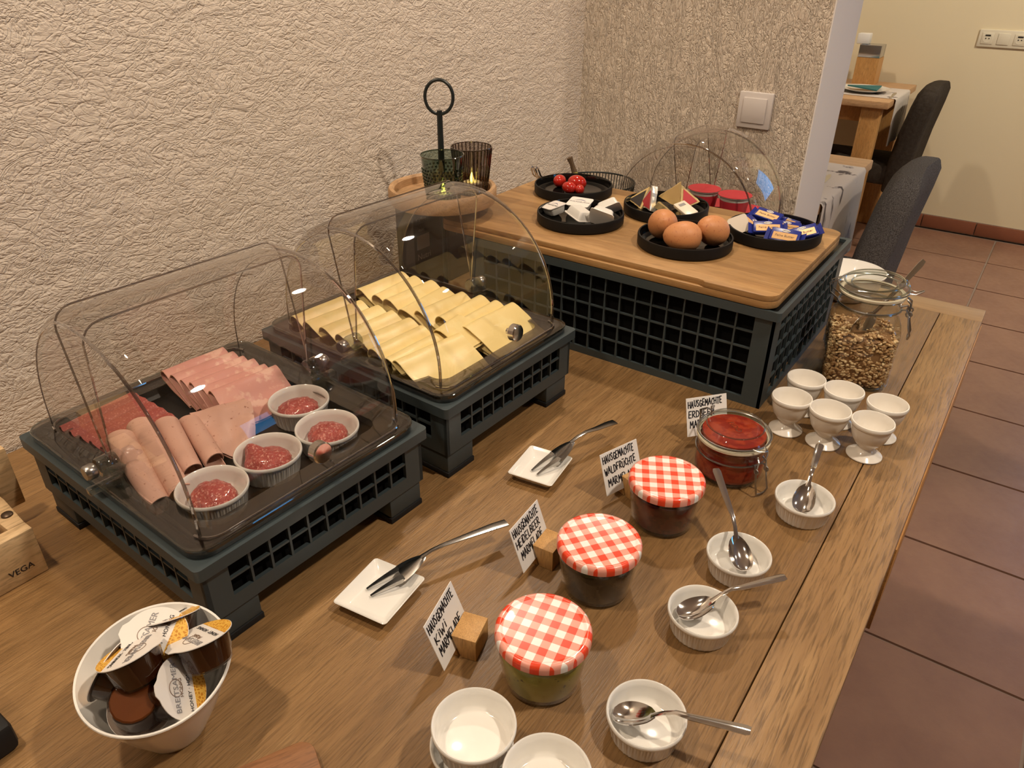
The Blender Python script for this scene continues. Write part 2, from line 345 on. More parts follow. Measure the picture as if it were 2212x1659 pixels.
for i in range(-8, 12):
    x = -.49+.27*i+.135
    if bme is None: o = B().box(-.1325, .1325, -.009, 0, .006, .072).o('tile', 'clay_base', bb, bev=.0015); bme = o.data
    else: o = bpy.data.objects.new('tile', bme); COL.objects.link(o); o.parent = bb
    o.location = (x, YF-.006, 0)
# ceiling lamps
for i, (x, y, wt, c, ang, ax, ay, az) in enumerate(LAMPS):
    t = thing('ceiling_lamp', 'small round recessed ceiling spotlight', 'lamp', (x, y, CEIL-T), group='recessed ceiling spotlights')
    B().lathe([(.045, -.012), (.055, -.012), (.058, 0), (.045, 0)], 32, cap=False).o('ring', 'lamp_body', t)
    B().lathe([(.044, -.003), (.044, -.001)], 24).o('bulb', 'lamp_glow', t)
    L = bpy.data.lights.new('spot', 'SPOT'); L.energy = wt; L.color = c; L.spot_size = radians(ang); L.spot_blend = .7; L.shadow_soft_size = .045
    lo = bpy.data.objects.new('spot', L); COL.objects.link(lo); lo.parent = t; lo.location = (0, 0, -.03)
    d = Vector((ax, ay, az))-Vector((x, y, CEIL-.03)); lo.rotation_euler = d.to_track_quat('-Z', 'Y').to_euler()

# light switch plate on the end wall
t = thing('light_switch', 'square white light switch plate on the rough plaster wall', 'switch', (-.6, YE, .29))
def plate(parent, w, h, d, name, mt, loc, bev=.003): return B().box(-w/2, w/2, -d, 0, -h/2, h/2).o(name, mt, parent, loc, bev=bev)
plate(t, .081, .081, .010, 'plate', 'switch_white', (0, 0, 0)); plate(t, .056, .056, .004, 'rocker', 'switch_white', (0, -.010, 0), .0015)
# triple socket on far wall
t = thing('socket_strip', 'cream triple wall plate with two sockets and one switch', 'socket', (-.36, YF, .237))
plate(t, .225, .081, .010, 'plate', 'cream_plastic', (0, 0, 0), .004)
for x in (-.071, .071):
    B().box(-.026, .026, -.003, 0, -.026, .026).o('socket_insert', 'cream_plastic', t, (x, -.010, 0), bev=.002)
    w = B().lathe([(.020, .0005), (.020, .001), (.017, .0005), (.001, .0004)], 24).o('socket_well', 'cream_plastic', t, (x, -.013, 0), (pi/2, 0, 0))
    for q in (-.007, .007): B().lathe([(.0028, 0), (.0028, .0015)], 10).o('pin_hole', 'hole', w, (q, 0, .0005))
    h = B(); h.box(-.012, .012, -.0012, 0, .010, .017).o('shade_slot', 'hole', t, (x, -.0132, 0))
B().box(-.026, .026, -.004, 0, -.026, .026).o('rocker', 'cream_plastic', t, (0, -.010, 0), bev=.002)

# ------------------------------------------------------------------ buffet table
tb = thing('buffet_table', 'long oak buffet table with edge rails beside the plaster wall', 'table', (0, 0, 0))
SX, EX, SY, EY, Y0 = -.0862, -.0135, 1.6025, 1.669, -1.0
B().box(XW+.004, SX-.0012, Y0, SY-.0006, -.028, 0).o('top_panel', 'oak_long', tb, bev=.0012)
B().box(SX, EX, Y0, SY, -.028, -.0003).o('front_rail', 'oak_rail', tb, bev=.0012)
B().box(XW+.004, EX, SY+.0006, EY, -.028, -.0008).o('end_rail', 'oak_cross', tb, bev=.0012)
B().box(EX-.019, EX+.002, .86, 1.655, -.17, -.0285).o('apron', 'apron_wood', tb, bev=.001)
B().box(XW+.03, XW+.05, -.9, 1.64, -.12, -.0285).o('apron', 'apron_wood', tb)
for x, y in ((-.09, 1.58), (-1.0, 1.58), (-.09, -.9), (-1.0, -.9)): B().box(x-.035, x+.035, y-.035, y+.035, -T+.001, -.0285).o('leg', 'oak_long', tb, bev=.003)

# ------------------------------------------------------------------ crates
def bar_mesh(w, l, vertical): return B().box(-w/2, w/2, -.0022, .0022, -l/2, l/2) if vertical else B().box(-l/2, l/2, -.0018, .0018, -w/2, w/2)
def crate(name, label, c, rz, a, b, H, zb, z0, z1, nx, ny, nz, post, feet, deck=False):
    """a, b half sizes; zb body bottom; opening z0..z1; nx, ny cells along x and y sides, nz rows"""
    t = thing(name, label, 'crate', (c[0], c[1], 0), rz)
    q = .007; ai, bi = a-q, b-q; th = .005
    rm = B(); rw = .008 if deck else .020; ro, ri = rrect(a, b, .006, 3), rrect(a-rw, b-rw, .004, 3)
    rm.loops([[(x, y, H-.014) for x, y in ri], [(x, y, H-.014) for x, y in ro], [(x, y, H) for x, y in ro], [(x, y, H-.001) for x, y in ri], [(x, y, H-.014) for x, y in ri]], cap0=False, cap1=False)
    rm.o('rim', 'crate_grey', t, bev=0)
    vm, hm = {}, {}
    for k in range(4):
        along = ai if k % 2 == 0 else bi; n = nx if k % 2 == 0 else ny
        e = bpy.data.objects.new
        f = B(); zt = H-.0135
        l = along
        f.box(-l, l, -th, 0, z1, zt).box(-l, l, -th, 0, zb, z0).box(-l, -l+post, -th, 0, z0, z1).box(l-post, l, -th, 0, z0, z1)
        dist = bi if k % 2 == 0 else ai
        M = Matrix.Rotation(k*pi/2, 4, 'Z') @ Matrix.Translation((0, -dist, 0)) @ Matrix.Rotation(pi, 4, 'Z') @ Matrix.Translation((0, 0, 0))
        fo = f.o('side_frame', 'crate_grey', t); fo.matrix_local = M @ Matrix.Translation((0, 0, 0))
        w = .0027; key = k % 2
        o1, o2 = l-post, z1-z0
        for i in range(1, n):
            if key not in vm:
                ob = bar_mesh(w, o2, True).o('bar', 'crate_grey', t, smooth=False); vm[key] = ob.data
            else: ob = bpy.data.objects.new('bar', vm[key]); COL.objects.link(ob); ob.parent = t
            ob.matrix_local = M @ Matrix.Translation((-o1+2*o1*i/n, -.0025, (z0+z1)/2))
        for i in range(1, nz):
            if key not in hm:
                ob = bar_mesh(w, 2*o1, False).o('bar', 'crate_grey', t, smooth=False); hm[key] = ob.data
            else: ob = bpy.data.objects.new('bar', hm[key]); COL.objects.link(ob); ob.parent = t
            ob.matrix_local = M @ Matrix.Translation((0, -.0025, z0+(z1-z0)*i/nz))
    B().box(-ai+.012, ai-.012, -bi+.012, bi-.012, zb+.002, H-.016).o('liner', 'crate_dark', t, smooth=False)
    if deck: B().prism(rrect(a-.0085, b-.0085, .004, 3), H-.013, H-.007).o('deck', 'tray_black', t)
    if feet:
        for sx in (-1, 1):
            for sy in (-1, 1):
                f = B().box(-.028, .028, -.026, .026, .008, zb).o('foot', 'crate_grey', t, (sx*(ai-.031), sy*(bi-.029), 0), bev=.002)
                B().box(-.029, .029, -.027, .027, 0, .008).o('foot_pad', 'rubber', f, bev=.001)
    return t
CM, CC, RM, RC = (-.7105, .4195), (-.7075, .7665), radians(-2.5), radians(-2.2)
crate('buffet_crate', 'low slate-grey slotted crate under the sliced meat tray', CM, RM, .184, .157, .115, .038, .056, .097, 12, 10, 2, .028, True)
crate('buffet_crate', 'low slate-grey slotted crate under the sliced cheese tray', CC, RC, .188, .150, .115, .038, .056, .097, 12, 10, 2, .028, True)
crate('buffet_crate', 'tall slate-grey grid crate carrying the oak serving board', (-.537, 1.23), 0, .289, .200, .166, 0, .013, .151, 18, 11, 5, .031, False, deck=True)
CY, RY = (-.60, 1.556), 0
crate('buffet_crate', 'slate-grey crate under the yoghurt tray by the switch', CY, RY, .180, .104, .100, .03, .046, .084, 12, 7, 2, .028, True)

# ------------------------------------------------------------------ trays and roll-top domes
def tray(label, c, rz, a, b, z):
    t = thing('serving_tray', label, 'tray', (c[0], c[1], z), rz)
    k = B(); L = lambda q, r, z: [(x, y, z) for x, y in rrect(a-q, b-q, r, 6)]
    k.loops([L(.024, .02, -.0140), L(.0145, .02, -.0008), L(.0135, .02, 0), L(0, .022, 0), L(0, .022, .003), L(.012, .020, .003), L(.018, .020, -.0100), L(.021, .020, -.0118)], cap0=True, cap1=True)
    k.o('pan', 'tray_black', t); return t
def arcpts(rr, a0, a1, n, zc): return [(rr*cos(a0+(a1-a0)*i/n), zc+rr*sin(a0+(a1-a0)*i/n)) for i in range(n+1)]
def dome(label, c, rz, a, b, z, rr, yh, zc, knob=True, base=True):
    """roll-top cover: front quarter turns on side hinges over the fixed back quarter"""
    t = thing('rolltop_cover', label, 'food cover', (c[0], c[1], z), rz)
    if base:
        k = B(); L = lambda q, r, zz: [(x, y, zz) for x, y in rrect(a-q, b-q, r, 6)]
        k.loops([L(-.001, .022, -.003), L(-.001, .022, .006), L(.003, .020, .0075), L(.010, .019, .0062), L(.033, .018, .0058), L(.033, .018, .0048), L(.009, .02, .005), L(.003, .02, .004), L(.001, .021, -.003)], cap0=False, cap1=False)
        k.o('base_frame', 'frame_clear', t)
        ed = B(); p = rrect(a+.0005, b+.0005, .022, 6); ed.tube([(x, y, .006) for x, y in p], .0012, 6, closed=True); ed.o('frame_edge', 'jar_rim', t)
    def shell(nm, r_, y_, a0, a1, skirt, extra):
        n = 22; pts = arcpts(r_, a0, a1, n, zc)
        if skirt > 0: pts = [(pts[0][0], .0075)] + pts
        if skirt < 0: pts = pts + [(pts[-1][0], .0075)]
        k = B(); cr = .020
        # cross rows: from the side panel over the rounded shoulder to the other side
        ys = [(-y_, cr), (-y_+cr*.08, cr*.62), (-y_+cr*.3, cr*.3), (-y_+cr*.62, cr*.08), (-y_+cr, 0), (y_-cr, 0), (y_-cr*.62, cr*.08), (y_-cr*.3, cr*.3), (y_-cr*.08, cr*.62), (y_, cr)]
        G = []
        for (x, zz) in pts:
            l = math.hypot(x, zz-zc) or 1; ux, uz = x/l, (zz-zc)/l
            if zz < zc: ux, uz = (1 if x > 0 else -1), 0
            G.append([(x-ux*d, y, zz-uz*d) for y, d in ys])
        k.grid(G)
        for sgn, col in ((-1, 0), (1, 9)):
            ring = [g[col] for g in G]; hub = (0, sgn*y_, max(zc-.012, .012)); i0 = len(k.v); vs = ring+[hub]
            k.add(vs, [(j, j+1, len(ring)) if sgn < 0 else (j+1, j, len(ring)) for j in range(len(ring)-1)])
        o = k.o(nm, 'acrylic', t, ang=.9)
        e = B()                                          # thick moulded edges of the sheet
        row = [(G[0] if a0 < a1 and skirt >= 0 and a0 > 1 else G[-1])][0]
        for g in ((G[-1],) if skirt > 0 else (G[0],)):
            path = [(0, -y_, zc)] + list(g) + [(0, y_, zc)]
            e.tube(path, .0012, 6)
        for col in (1, 8): e.tube([g[col] for g in G], .0019 if skirt > 0 else .0008, 6)
        low = G[0] if skirt > 0 else G[-1]
        e.tube(list(low), .0014, 6)
        e.o('moulded_edge', 'acrylic_edge', o)
        return o
    fc = shell('front_cover', rr, yh, radians(2), radians(101), 1, 0)
    shell('back_cover', rr-.006, yh-.004, radians(84), radians(178), -1, 0)
    for sgn in (-1, 1):
        hb = B().lathe([(.0001, -.010), (.010, -.010), (.011, -.008), (.011, .008), (.010, .010), (.0001, .010)], 20).o('hinge', 'jar_rim', t, (0, sgn*(yh+.003), zc), (pi/2, 0, 0))
        B().lathe([(.007, 0), (.0085, .002), (.0085, .010), (.007, .012)], 20).o('hinge_cap', 'wire', hb, (0, 0, .012*sgn*-1 if sgn > 0 else .012), (0 if sgn < 0 else pi, 0, 0))
        B().box(-.006, .006, -.004, .004, -.016, 0).o('hinge_clip', 'jar_rim', hb, (.0, -.012, 0), bev=.001)
        B().box(-.004, .004, -.017, .017, -.004, .004).o('clip_bar', 'jar_rim', t, (.006, sgn*(yh+.014), .009), bev=.0015)
    if knob:
        al = radians(6); x, zz = rr*cos(al), zc+rr*sin(al)
        B().lathe([(.004, 0), (.004, .007), (.0105, .0075), (.0118, .009), (.0118, .018), (.0105, .0195), (.0001, .0198)], 28).o('knob', 'chrome', fc, (x, 0, zz), (0, pi/2-al, 0))
    return t
tray('black tray of sliced meat set in the low crate', CM, RM, .176, .149, .1155)
tray('black tray of sliced cheese set in the low crate', CC, RC, .180, .142, .1155)
tray('black tray holding yoghurt cups behind the serving board', CY, RY, .172, .096, .1005)
dome('clear roll-top cover with chrome knob over the sliced meat', CM, RM, .176, .149, .119, .169, .133, .027)
dome('clear roll-top cover with chrome knob over the sliced cheese', CC, RC, .180, .142, .119, .170, .127, .027)
dome('clear roll-top cover over the yoghurt cups by the light switch', CY, RY, .172, .096, .104, .168, .088, .020, knob=False)

# ------------------------------------------------------------------ ramekins
RH = .028
RAM = None
def ramekin_mesh():
    n = 144
    prof = [(.0285, 0), (.0305, .0008), (.0312, .003), (.0345, RH-.0062), (.0346, RH-.006), (.0357, RH-.0052), (.0362, RH-.003), (.0360, RH-.0008), (.0352, RH), (.0338, RH-.001), (.0325, RH-.007), (.0312, .010), (.0295, .0055), (.027, .0042), (.0001, .004)]
    def rf(i, a):
        if i in (2, 3):
            w = (a*36/(2*pi)) % 1; return 1-.022*max(0, 1-abs(w-.5)*9)
        return 1
    return B().lathe(prof, n, rf)
def ramekin(x, y, z, label, group=None, s=1.0):
    global RAM
    if RAM is None:
        o = ramekin_mesh().o('ramekin', 'porcelain', ang=.9); RAM = o.data
    else: o = bpy.data.objects.new('ramekin', RAM); COL.objects.link(o)
    o.location = (x, y, T+z); o.scale = (s, s, s); o.rotation_euler = (0, 0, R.random()*3)
    return tag(o, label, 'ramekin', group)
SP = [(-.1490, .4285, 'kiwi'), (-.1555, .572, 'dark blueberry'), (-.1560, .6765, 'forest fruit'), (-.1250, .8215, 'strawberry clip')]
ramekin(*SP[0][:2], .0003, 'white fluted ramekin with spoon pointing away over the front rail, beside kiwi jar')
ramekin(*SP[1][:2], .0003, 'white fluted ramekin with reclining spoon beside the blueberry jam jar')
ramekin(*SP[2][:2], .0003, 'white fluted ramekin with spoon leaning towards the forest fruit jam jar')
ramekin(*SP[3][:2], .0003, 'white fluted ramekin with upright spoon next to the egg cups')
ramekin(-.2585, .3145, .0003, 'lower white ramekin of the stack in front of the kiwi jar', s=1.0)
ramekin(-.2555, .3145, RH+.0006, 'empty white ramekin on top of the stack nearest the kiwi jar')
ramekin(-.1815, .312, .0003, 'lower white ramekin of the stack beside the spoon ramekin')
ramekin(-.1815, .313, RH+.0006, 'empty white ramekin on top of the stack beside the spoon ramekin')
MR = [(-.612, .3335), (-.6155, .4085), (-.600, .482), (-.673, .503)]
ZF = .1043
ML = ['white ramekin of minced pork nearest the clear cover hinge', 'white ramekin of minced pork behind the chrome knob, with a shred up its rim', 'white ramekin of minced pork in the far front corner of the meat tray', 'white ramekin of minced pork next to the folded boiled ham']
for (x, y), l in zip(MR, ML): ramekin(x, y, ZF, l, 'ramekins of minced pork', 1.03)
def mett(x, y, z, seed, tail, label):
    n1, n2 = 40, 22; vs = []
    k = B(); k.ball((0, 0, 0), (.0262, .0228, .0135), n1, n2)
    out = []
    for v in k.v:
        p = Vector(v); q = p*95+Vector((seed*7.1, 0, 0)); d = noise.noise(q)*.0022+noise.noise(q*2.7)*.0016+noise.noise(p*28+Vector((0, seed*3, 0)))*.004
        p = p+p.normalized()*d
        if p.z < -.009: p.z = -.009
        if tail: 
            w = max(0, 1-(p.x+.021)**2/.00012-(p.y-.006)**2/.00012); p += Vector((-.004, .001, .008))*w
        out.append(tuple(p))
    k.v = out; o = k.o('minced_pork', 'mett', ang=1.2); o.location = (x, y, T+z+.0092); o.rotation_euler = (0, 0, seed*1.3 if not tail else .4)
    tag(o, label, 'minced meat', 'mounds of minced pork')
for i, (x, y) in enumerate(MR): mett(x-.002, y-.001, ZF+.0045, i, i == 1, ['mound of raw minced pork nearest the cover hinge', 'mound of raw minced pork with a pointed shred, behind the chrome knob', 'mound of raw minced pork in the far front ramekin', 'pale mound of minced pork beside the boiled ham'][i])

# ------------------------------------------------------------------ spoons, forks
def bez(a, b, c, d, n): return [a*(1-t)**3+b*3*t*(1-t)**2+c*3*t*t*(1-t)+d*t**3 for t in [i/n for i in range(n+1)]]
def basis_to(tip, end, upv=(0, 0, 1)):
    x = (Vector(end)-Vector(tip)).normalized(); y = Vector(upv).cross(x).normalized(); z = x.cross(y)
    return Matrix((x, y, z)).transposed().to_4x4()
def strip(k, path, widths, th, n=5, dome=0):
    """tapered flat handle along +x; path of (x, z)"""
    P = [];
    for (x, z), w in zip(path, widths): P.append([Vector((x, -w/2+w*j/n, z-dome*w*(2*j/n-1)**2)) for j in range(n+1)])
    k.sheet(P, th)
def spoon(tip, end, label, z0=0):
    Ln = (Vector(end)-Vector(tip)).length
    o = thing('teaspoon', label, 'spoon', tip); o.matrix_world = Matrix.Translation((tip[0], tip[1], tip[2]+T)) @ basis_to(tip, end)
    bl, bw = .042, .0145; P = []
    for i in range(15):
        u = i/14; x = bl*u; w = bw*math.sqrt(max(0.0004, sin(pi*min(.985, u**.85*.94+.03))))*(1-.12*u); row = []
        if u > .9: w = max(.0022, w*(1-(u-.9)*4))
        for j in range(11):
            q = 2*j/10-1; row.append(Vector((x, w*q, .0062*(1-(1-q*q)*sin(pi*min(1, u*1.02+.02))**.7)+.0005)))
        P.append(row)
    B().sheet(P, .0009).o('bowl', 'chrome', o, ang=1.2)
    k = B(); path = [(bl-.004, .0062), (bl+.008, .0105), (bl+.02, .0125), (Ln*.6, .0095), (Ln*.85, .004), (Ln*.97, .001), (Ln, 0)]
    strip(k, path, [.0048, .0036, .0042, .0062, .0085, .0095, .0068], .0014, 6, .10); k.o('handle', 'chrome', o, ang=1.2)
    return o
spoon((-.1755, .4215, .0085), (-.0630, .4420, .056), 'steel teaspoon pointing outwards from the ramekin by the kiwi jar')
spoon((-.1770, .5645, .0085), (-.0978, .6470, .047), 'steel teaspoon reclining in the ramekin by the blueberry jar')
spoon((-.1460, .6700, .0080), (-.2215, .7540, .070), 'steel teaspoon leaning towards the gingham forest fruit jar')
spoon((-.1240, .8080, .0090), (-.1355, .9020, .058), 'steel teaspoon leaning back towards the egg cups')
def fork(tip, end, label):
    Ln = (Vector(end)-Vector(tip)).length; o = thing('serving_fork', label, 'fork', tip); o.matrix_world = Matrix.Translation((tip[0], tip[1], tip[2]+T)) @ basis_to(tip, end)
    hd = B()
    for sy in (-1, 1):
        P = []
        for i in range(9):
            u = i/8; x = .040*u; w = .0012+.0028*u; yc = sy*(.0058+.0010*u); P.append([Vector((x, yc-w, .004*(1-u)*u+.005*u)), Vector((x, yc+w, .004*(1-u)*u+.005*u))])
        hd.sheet(P, .0012)
    P = []
    for i in range(11):
        u = i/10; x = .0385+.032*u; w = .0102*(1-u**2.2)+.0024; P.append([Vector((x, w*(2*j/6-1), .0050+.008*u-.002*(2*j/6-1)**2)) for j in range(7)])
    hd.sheet(P, .0012); hd.o('head', 'steel_dark', o, ang=1.0)
    k = B(); s_ = Ln-.06
    strip(k, [(.066, .0125), (.080, .0145), (.095, .0138), (.06+s_*.6, .0085), (.06+s_*.85, .004), (Ln, 0)], [.0048, .0042, .0050, .0082, .0105, .0112], .0016, 6, .06); k.o('handle', 'steel_dark', o, ang=1.0)
def dish(c, rz, a, b, label):
    k = B(); L = lambda q, r, z: [(x, y, z) for x, y in rrect(q, q*b/a, r, 5)]
    k.loops([L(a*.72, .003, 0), L(a*.74, .003, .0015), L(a*.98, .004, .0115), L(a, .0045, .013), L(a*.975, .004, .0138), L(a*.93, .004, .0125), L(a*.70, .003, .0042), L(a*.60, .003, .004)], cap0=True, cap1=True)
    o = k.o('square_dish', 'porcelain', ang=.8); o.location = (c[0], c[1], T+.0003); o.rotation_euler = (0, 0, rz); tag(o, label, 'dish')
dish((-.4580, .4085), radians(7.5), .0345, .0385, 'small square white dish under the fork by the meat crate')
dish((-.4410, .7015), radians(8), .0325, .0365, 'small square white dish under the fork by the cheese crate')
fork((-.4700, .4030, .0062), (-.3985, .5625, .030), 'two-pronged steel serving fork resting on the dish by the meat crate')
fork((-.4430, .6900, .0062), (-.3990, .8310, .030), 'two-pronged steel serving fork resting on the dish by the cheese crate')

# ------------------------------------------------------------------ jam jars
def gjar(x, y, jam, label, rz):
    t = thing('jam_jar', label, 'jar', (x, y, .0003), rz)
    B().lathe([(.033, 0), (.0365, .0015), (.0385, .005), (.0415, .030), (.0432, .046), (.0428, .050), (.041, .053), (.041, .0575), (.0398, .0575), (.0398, .052), (.0415, .047), (.040, .030), (.037, .006), (.033, .003)], 64, cap=False).o('glass', 'jar_glass', t)
    B().lathe([(.0001, .0032), (.0325, .0032), (.0362, .006), (.0392, .030), (.0405, .045), (.039, .0475), (.0001, .048)], 64).o('jam', jam, t)
    B().lathe([(.0440, .0556), (.0455, .0552), (.0463, .0560), (.0463, .0615), (.0456, .0640), (.0440, .0656), (.0418, .0662), (.0402, .0658), (.0390, .0650), (.0380, .0648), (.0001, .0650)], 72).o('lid', 'gingham', t)
gjar(-.2592, .4268, 'jam_kiwi', 'gingham-lidded jar of green kiwi jam', radians(12))
gjar(-.2764, .5645, 'jam_blue', 'gingham-lidded jar of black blueberry jam', radians(55))
gjar(-.2648, .7102, 'jam_dark', 'gingham-lidded jar of dark red forest fruit jam', radians(28))
def ring_pts(r, z, n=40, c=(0, 0)): return [(c[0]+r*cos(2*pi*i/n), c[1]+r*sin(2*pi*i/n), z) for i in range(n)]
def clip(k, r, z, ang, s=1.0):
    """wire bail closure hanging at angle ang"""
    M = Matrix.Rotation(ang, 3, 'Z')
    P = lambda *pts: [M @ Vector(p) for p in pts]
    w = .0013*s
    for q in (-1, 1):
        k.tube(P((r, q*.006*s, z), (r+.006*s, q*.008*s, z+.002*s), (r+.010*s, q*.0085*s, z-.004*s), (r+.013*s, q*.009*s, z-.018*s), (r+.017*s, q*.0095*s, z-.030*s), (r+.016*s, q*.007*s, z-.036*s), (r+.016*s, 0, z-.037*s)), w, 6)
        k.tube(P((r+.004*s, q*.004*s, z+.014*s), (r+.009*s, q*.006*s, z+.010*s), (r+.010*s, q*.0085*s, z-.002*s)), w, 6)
        k.tube(P(*[(r+.010*s+.0035*s*cos(a), q*.0085*s, z-.003*s+.0035*s*sin(a)) for a in [i*pi/4 for i in range(8)]]), w*.8, 6, closed=True)
t = thing('clip_jar', 'glass clip-top jar of red strawberry jam with wire bail', 'jar', (-.2362, .8570, .0003))
B().lathe([(.038, 0), (.043, .0015), (.0455, .006), (.0465, .012), (.0465, .036), (.0455, .040), (.044, .042), (.044, .048), (.0465, .050), (.0465, .055), (.0445, .0565), (.0445, .012), (.0435, .007), (.040, .004)], 64, cap=False).o('glass', 'jar_glass', t)
B().lathe([(.0001, .0042), (.040, .0042), (.0442, .008), (.0450, .012), (.0450, .036), (.0425, .043), (.0425, .049), (.044, .052), (.0001, .0525)], 64).o('jam', 'jam_red', t)
B().lathe([(.0435, .0567), (.0482, .0567), (.0482, .0595), (.0435, .0595)], 64, cap=False).o('rubber_seal', 'rubber_ring', t)
B().lathe([(.0445, .0597), (.0468, .060), (.0475, .063), (.0465, .0665), (.040, .0715), (.0385, .0745), (.0365, .0755), (.034, .0745), (.0325, .0705), (.0001, .0700)], 64).o('glass_lid', 'jar_glass', t)
B().lathe([(.0001, .0590), (.0415, .0590), (.0415, .064), (.0001, .066)], 48).o('jam_under_lid', 'jam_red', t)
k = B(); k.tube(ring_pts(.0472, .0385), .0012, 6, closed=True); k.tube(ring_pts(.0482, .0650), .0010, 6, closed=True); clip(k, .047, .0400, radians(-28), 1.0)
A2 = Matrix.Rotation(radians(152), 3, 'Z'); k.tube([A2 @ Vector(p) for p in [(.048, -.009, .040), (.056, -.010, .050), (.058, -.009, .068), (.050, -.006, .074), (.046, 0, .070), (.050, .006, .074), (.058, .009, .068), (.056, .010, .050), (.048, .009, .040)]], .0012, 6)
A3 = Matrix.Rotation(radians(-28), 3, 'Z'); k.tube([A3 @ Vector(p) for p in [(.046, -.010, .0655), (.053, -.006, .0650), (.059, -.002, .0675), (.059, .002, .0675), (.053, .006, .0650), (.046, .010, .0655)]], .0011, 6)
k.o('wire_bail', 'wire', t)
k = B(); k.tube(ring_pts(.0470, .0630, 56), .0012, 6, closed=True); k.tube(ring_pts(.0375, .0752, 56), .0011, 6, closed=True); k.o('lid_bead', 'jar_rim', t)['kind'] = 'stuff'
text('FIDO', .011, 'jar_rim', t, (0, 0, .0703), (0, 0, radians(-35)), 'embossing')

# muesli jar
MX, MY = -.1660, 1.2310
t = thing('clip_jar', 'large square glass clip jar of muesli with lid ajar', 'jar', (MX, MY, .0003), radians(18))
def sq(a, r, z): return [(x, y, z) for x, y in rrect(a, a, min(r, a*.999), 8)]
prof = [(.040, .030, 0), (.048, .026, .003), (.0515, .022, .010), (.0515, .022, .098), (.049, .030, .112), (.0455, .043, .122), (.0450, .0448, .128), (.047, .0468, .130), (.047, .0468, .134), (.045, .0448, .137), (.0455, .045, .146), (.0475, .047, .148), (.0475, .047, .152)]
k = B(); k.loops([sq(*p) for p in prof], cap0=True, cap1=False); k.o('glass', 'jar_glass', t, ang=1.0)
k = B(); 
for z in (.131, .150): B().tube(ring_pts(.0470, z), .0016, 6, closed=True).o('neck_bead', 'jar_rim', t)
k.tube([(x, y, .0045) for x, y in rrect(.0475, .0475, .026, 8)], .0022, 6, closed=True); k.o('base_bead', 'jar_rim', t)
ld = B().lathe([(.040, 0), (.047, .001), (.0505, .003), (.0515, .006), (.0505, .010), (.046, .013), (.042, .0135), (.039, .011), (.030, .0085), (.0001, .0080)], 64).o('glass_lid', 'jar_glass', t, (0, 0, .1582), Matrix.Rotation(radians(5), 3, Vector((sin(radians(31.5)), -cos(radians(31.5)), 0))).to_euler())
k = B(); k.tube(ring_pts(.0508, .006, 48), .0016, 6, closed=True); k.tube(ring_pts(.0435, .0135, 48), .0014, 6, closed=True); k.tube(ring_pts(.033, .0095, 48), .0012, 6, closed=True); k.o('lid_bead', 'jar_rim', ld)
B().lathe([(.043, .1520), (.0492, .1520), (.0492, .1545), (.043, .1545)], 64, cap=False).o('rubber_seal', 'rubber_ring', t)
k = B(); k.tube(ring_pts(.0468, .133), .0012, 6, closed=True); clip(k, .046, .134, radians(-12), 1.25); k.tube(ring_pts(.0525, .1625, 40), .0011, 6, closed=True)
A3 = Matrix.Rotation(radians(-12), 3, 'Z'); k.tube([A3 @ Vector(p) for p in [(.052, -.008, .1625), (.060, -.006, .162), (.070, -.002, .168), (.070, .002, .168), (.060, .006, .162), (.052, .008, .1625)]], .0011, 6)
A2 = Matrix.Rotation(radians(165), 3, 'Z'); k.tube([A2 @ Vector(p) for p in [(.047, -.010, .134), (.060, -.010, .142), (.064, -.009, .156), (.052, -.008, .164), (.052, .008, .164), (.064, .009, .156), (.060, .010, .142), (.047, .010, .134)]], .0012, 6)
k.o('wire_bail', 'wire', t)
# muesli as loose stuff
k = B(); ca, sa = cos(radians(18)), sin(radians(18))
def flake(p, s):
    e = Matrix.Rotation(R.random()*6.3, 3, Vector((R.gauss(0, 1), R.gauss(0, 1), R.gauss(0, 1))).normalized()); k.ball(p, (s, s*R.uniform(.6, .8), s*R.uniform(.35, .6)), 7, 5, e)
k.loops([sq(.038, .024, .006), sq(.0455, .02, .012), sq(.0455, .02, .083), sq(.040, .02, .087)])
nf = len(k.f)
for i in range(1700):
    z = R.uniform(.006, .089); ed = R.random()*4; q = R.uniform(-.047, .047); r_ = .0462
    if abs(q) > .036: r_ -= (abs(q)-.036)*.75
    x, y = [(r_, q), (-r_, q), (q, r_), (q, -r_)][int(ed)]
    if z < .012: x *= .93; y *= .93
    flake((x*.985, y*.985, z), R.uniform(.0026, .0048))
for i in range(520): 
    x, y = R.uniform(-.043, .043), R.uniform(-.043, .043); flake((x, y, .087+.010*noise.noise(Vector((x*40, y*40, 3)))+.10*(-x*.6)*.5), R.uniform(.0024, .0042))
mu = k.mesh('muesli'); mi = [0]*nf+[1]*(len(k.f)-nf); mu.polygons.foreach_set('material_index', mi)
o = link(mu, 'muesli', ['muesli_core', 'muesli'], ang=1.2); o.location = (MX, MY, T+.0003); o.rotation_euler = (0, 0, radians(18)); tag(o, 'loose crunchy muesli filling the square glass jar', 'muesli', kind='stuff')
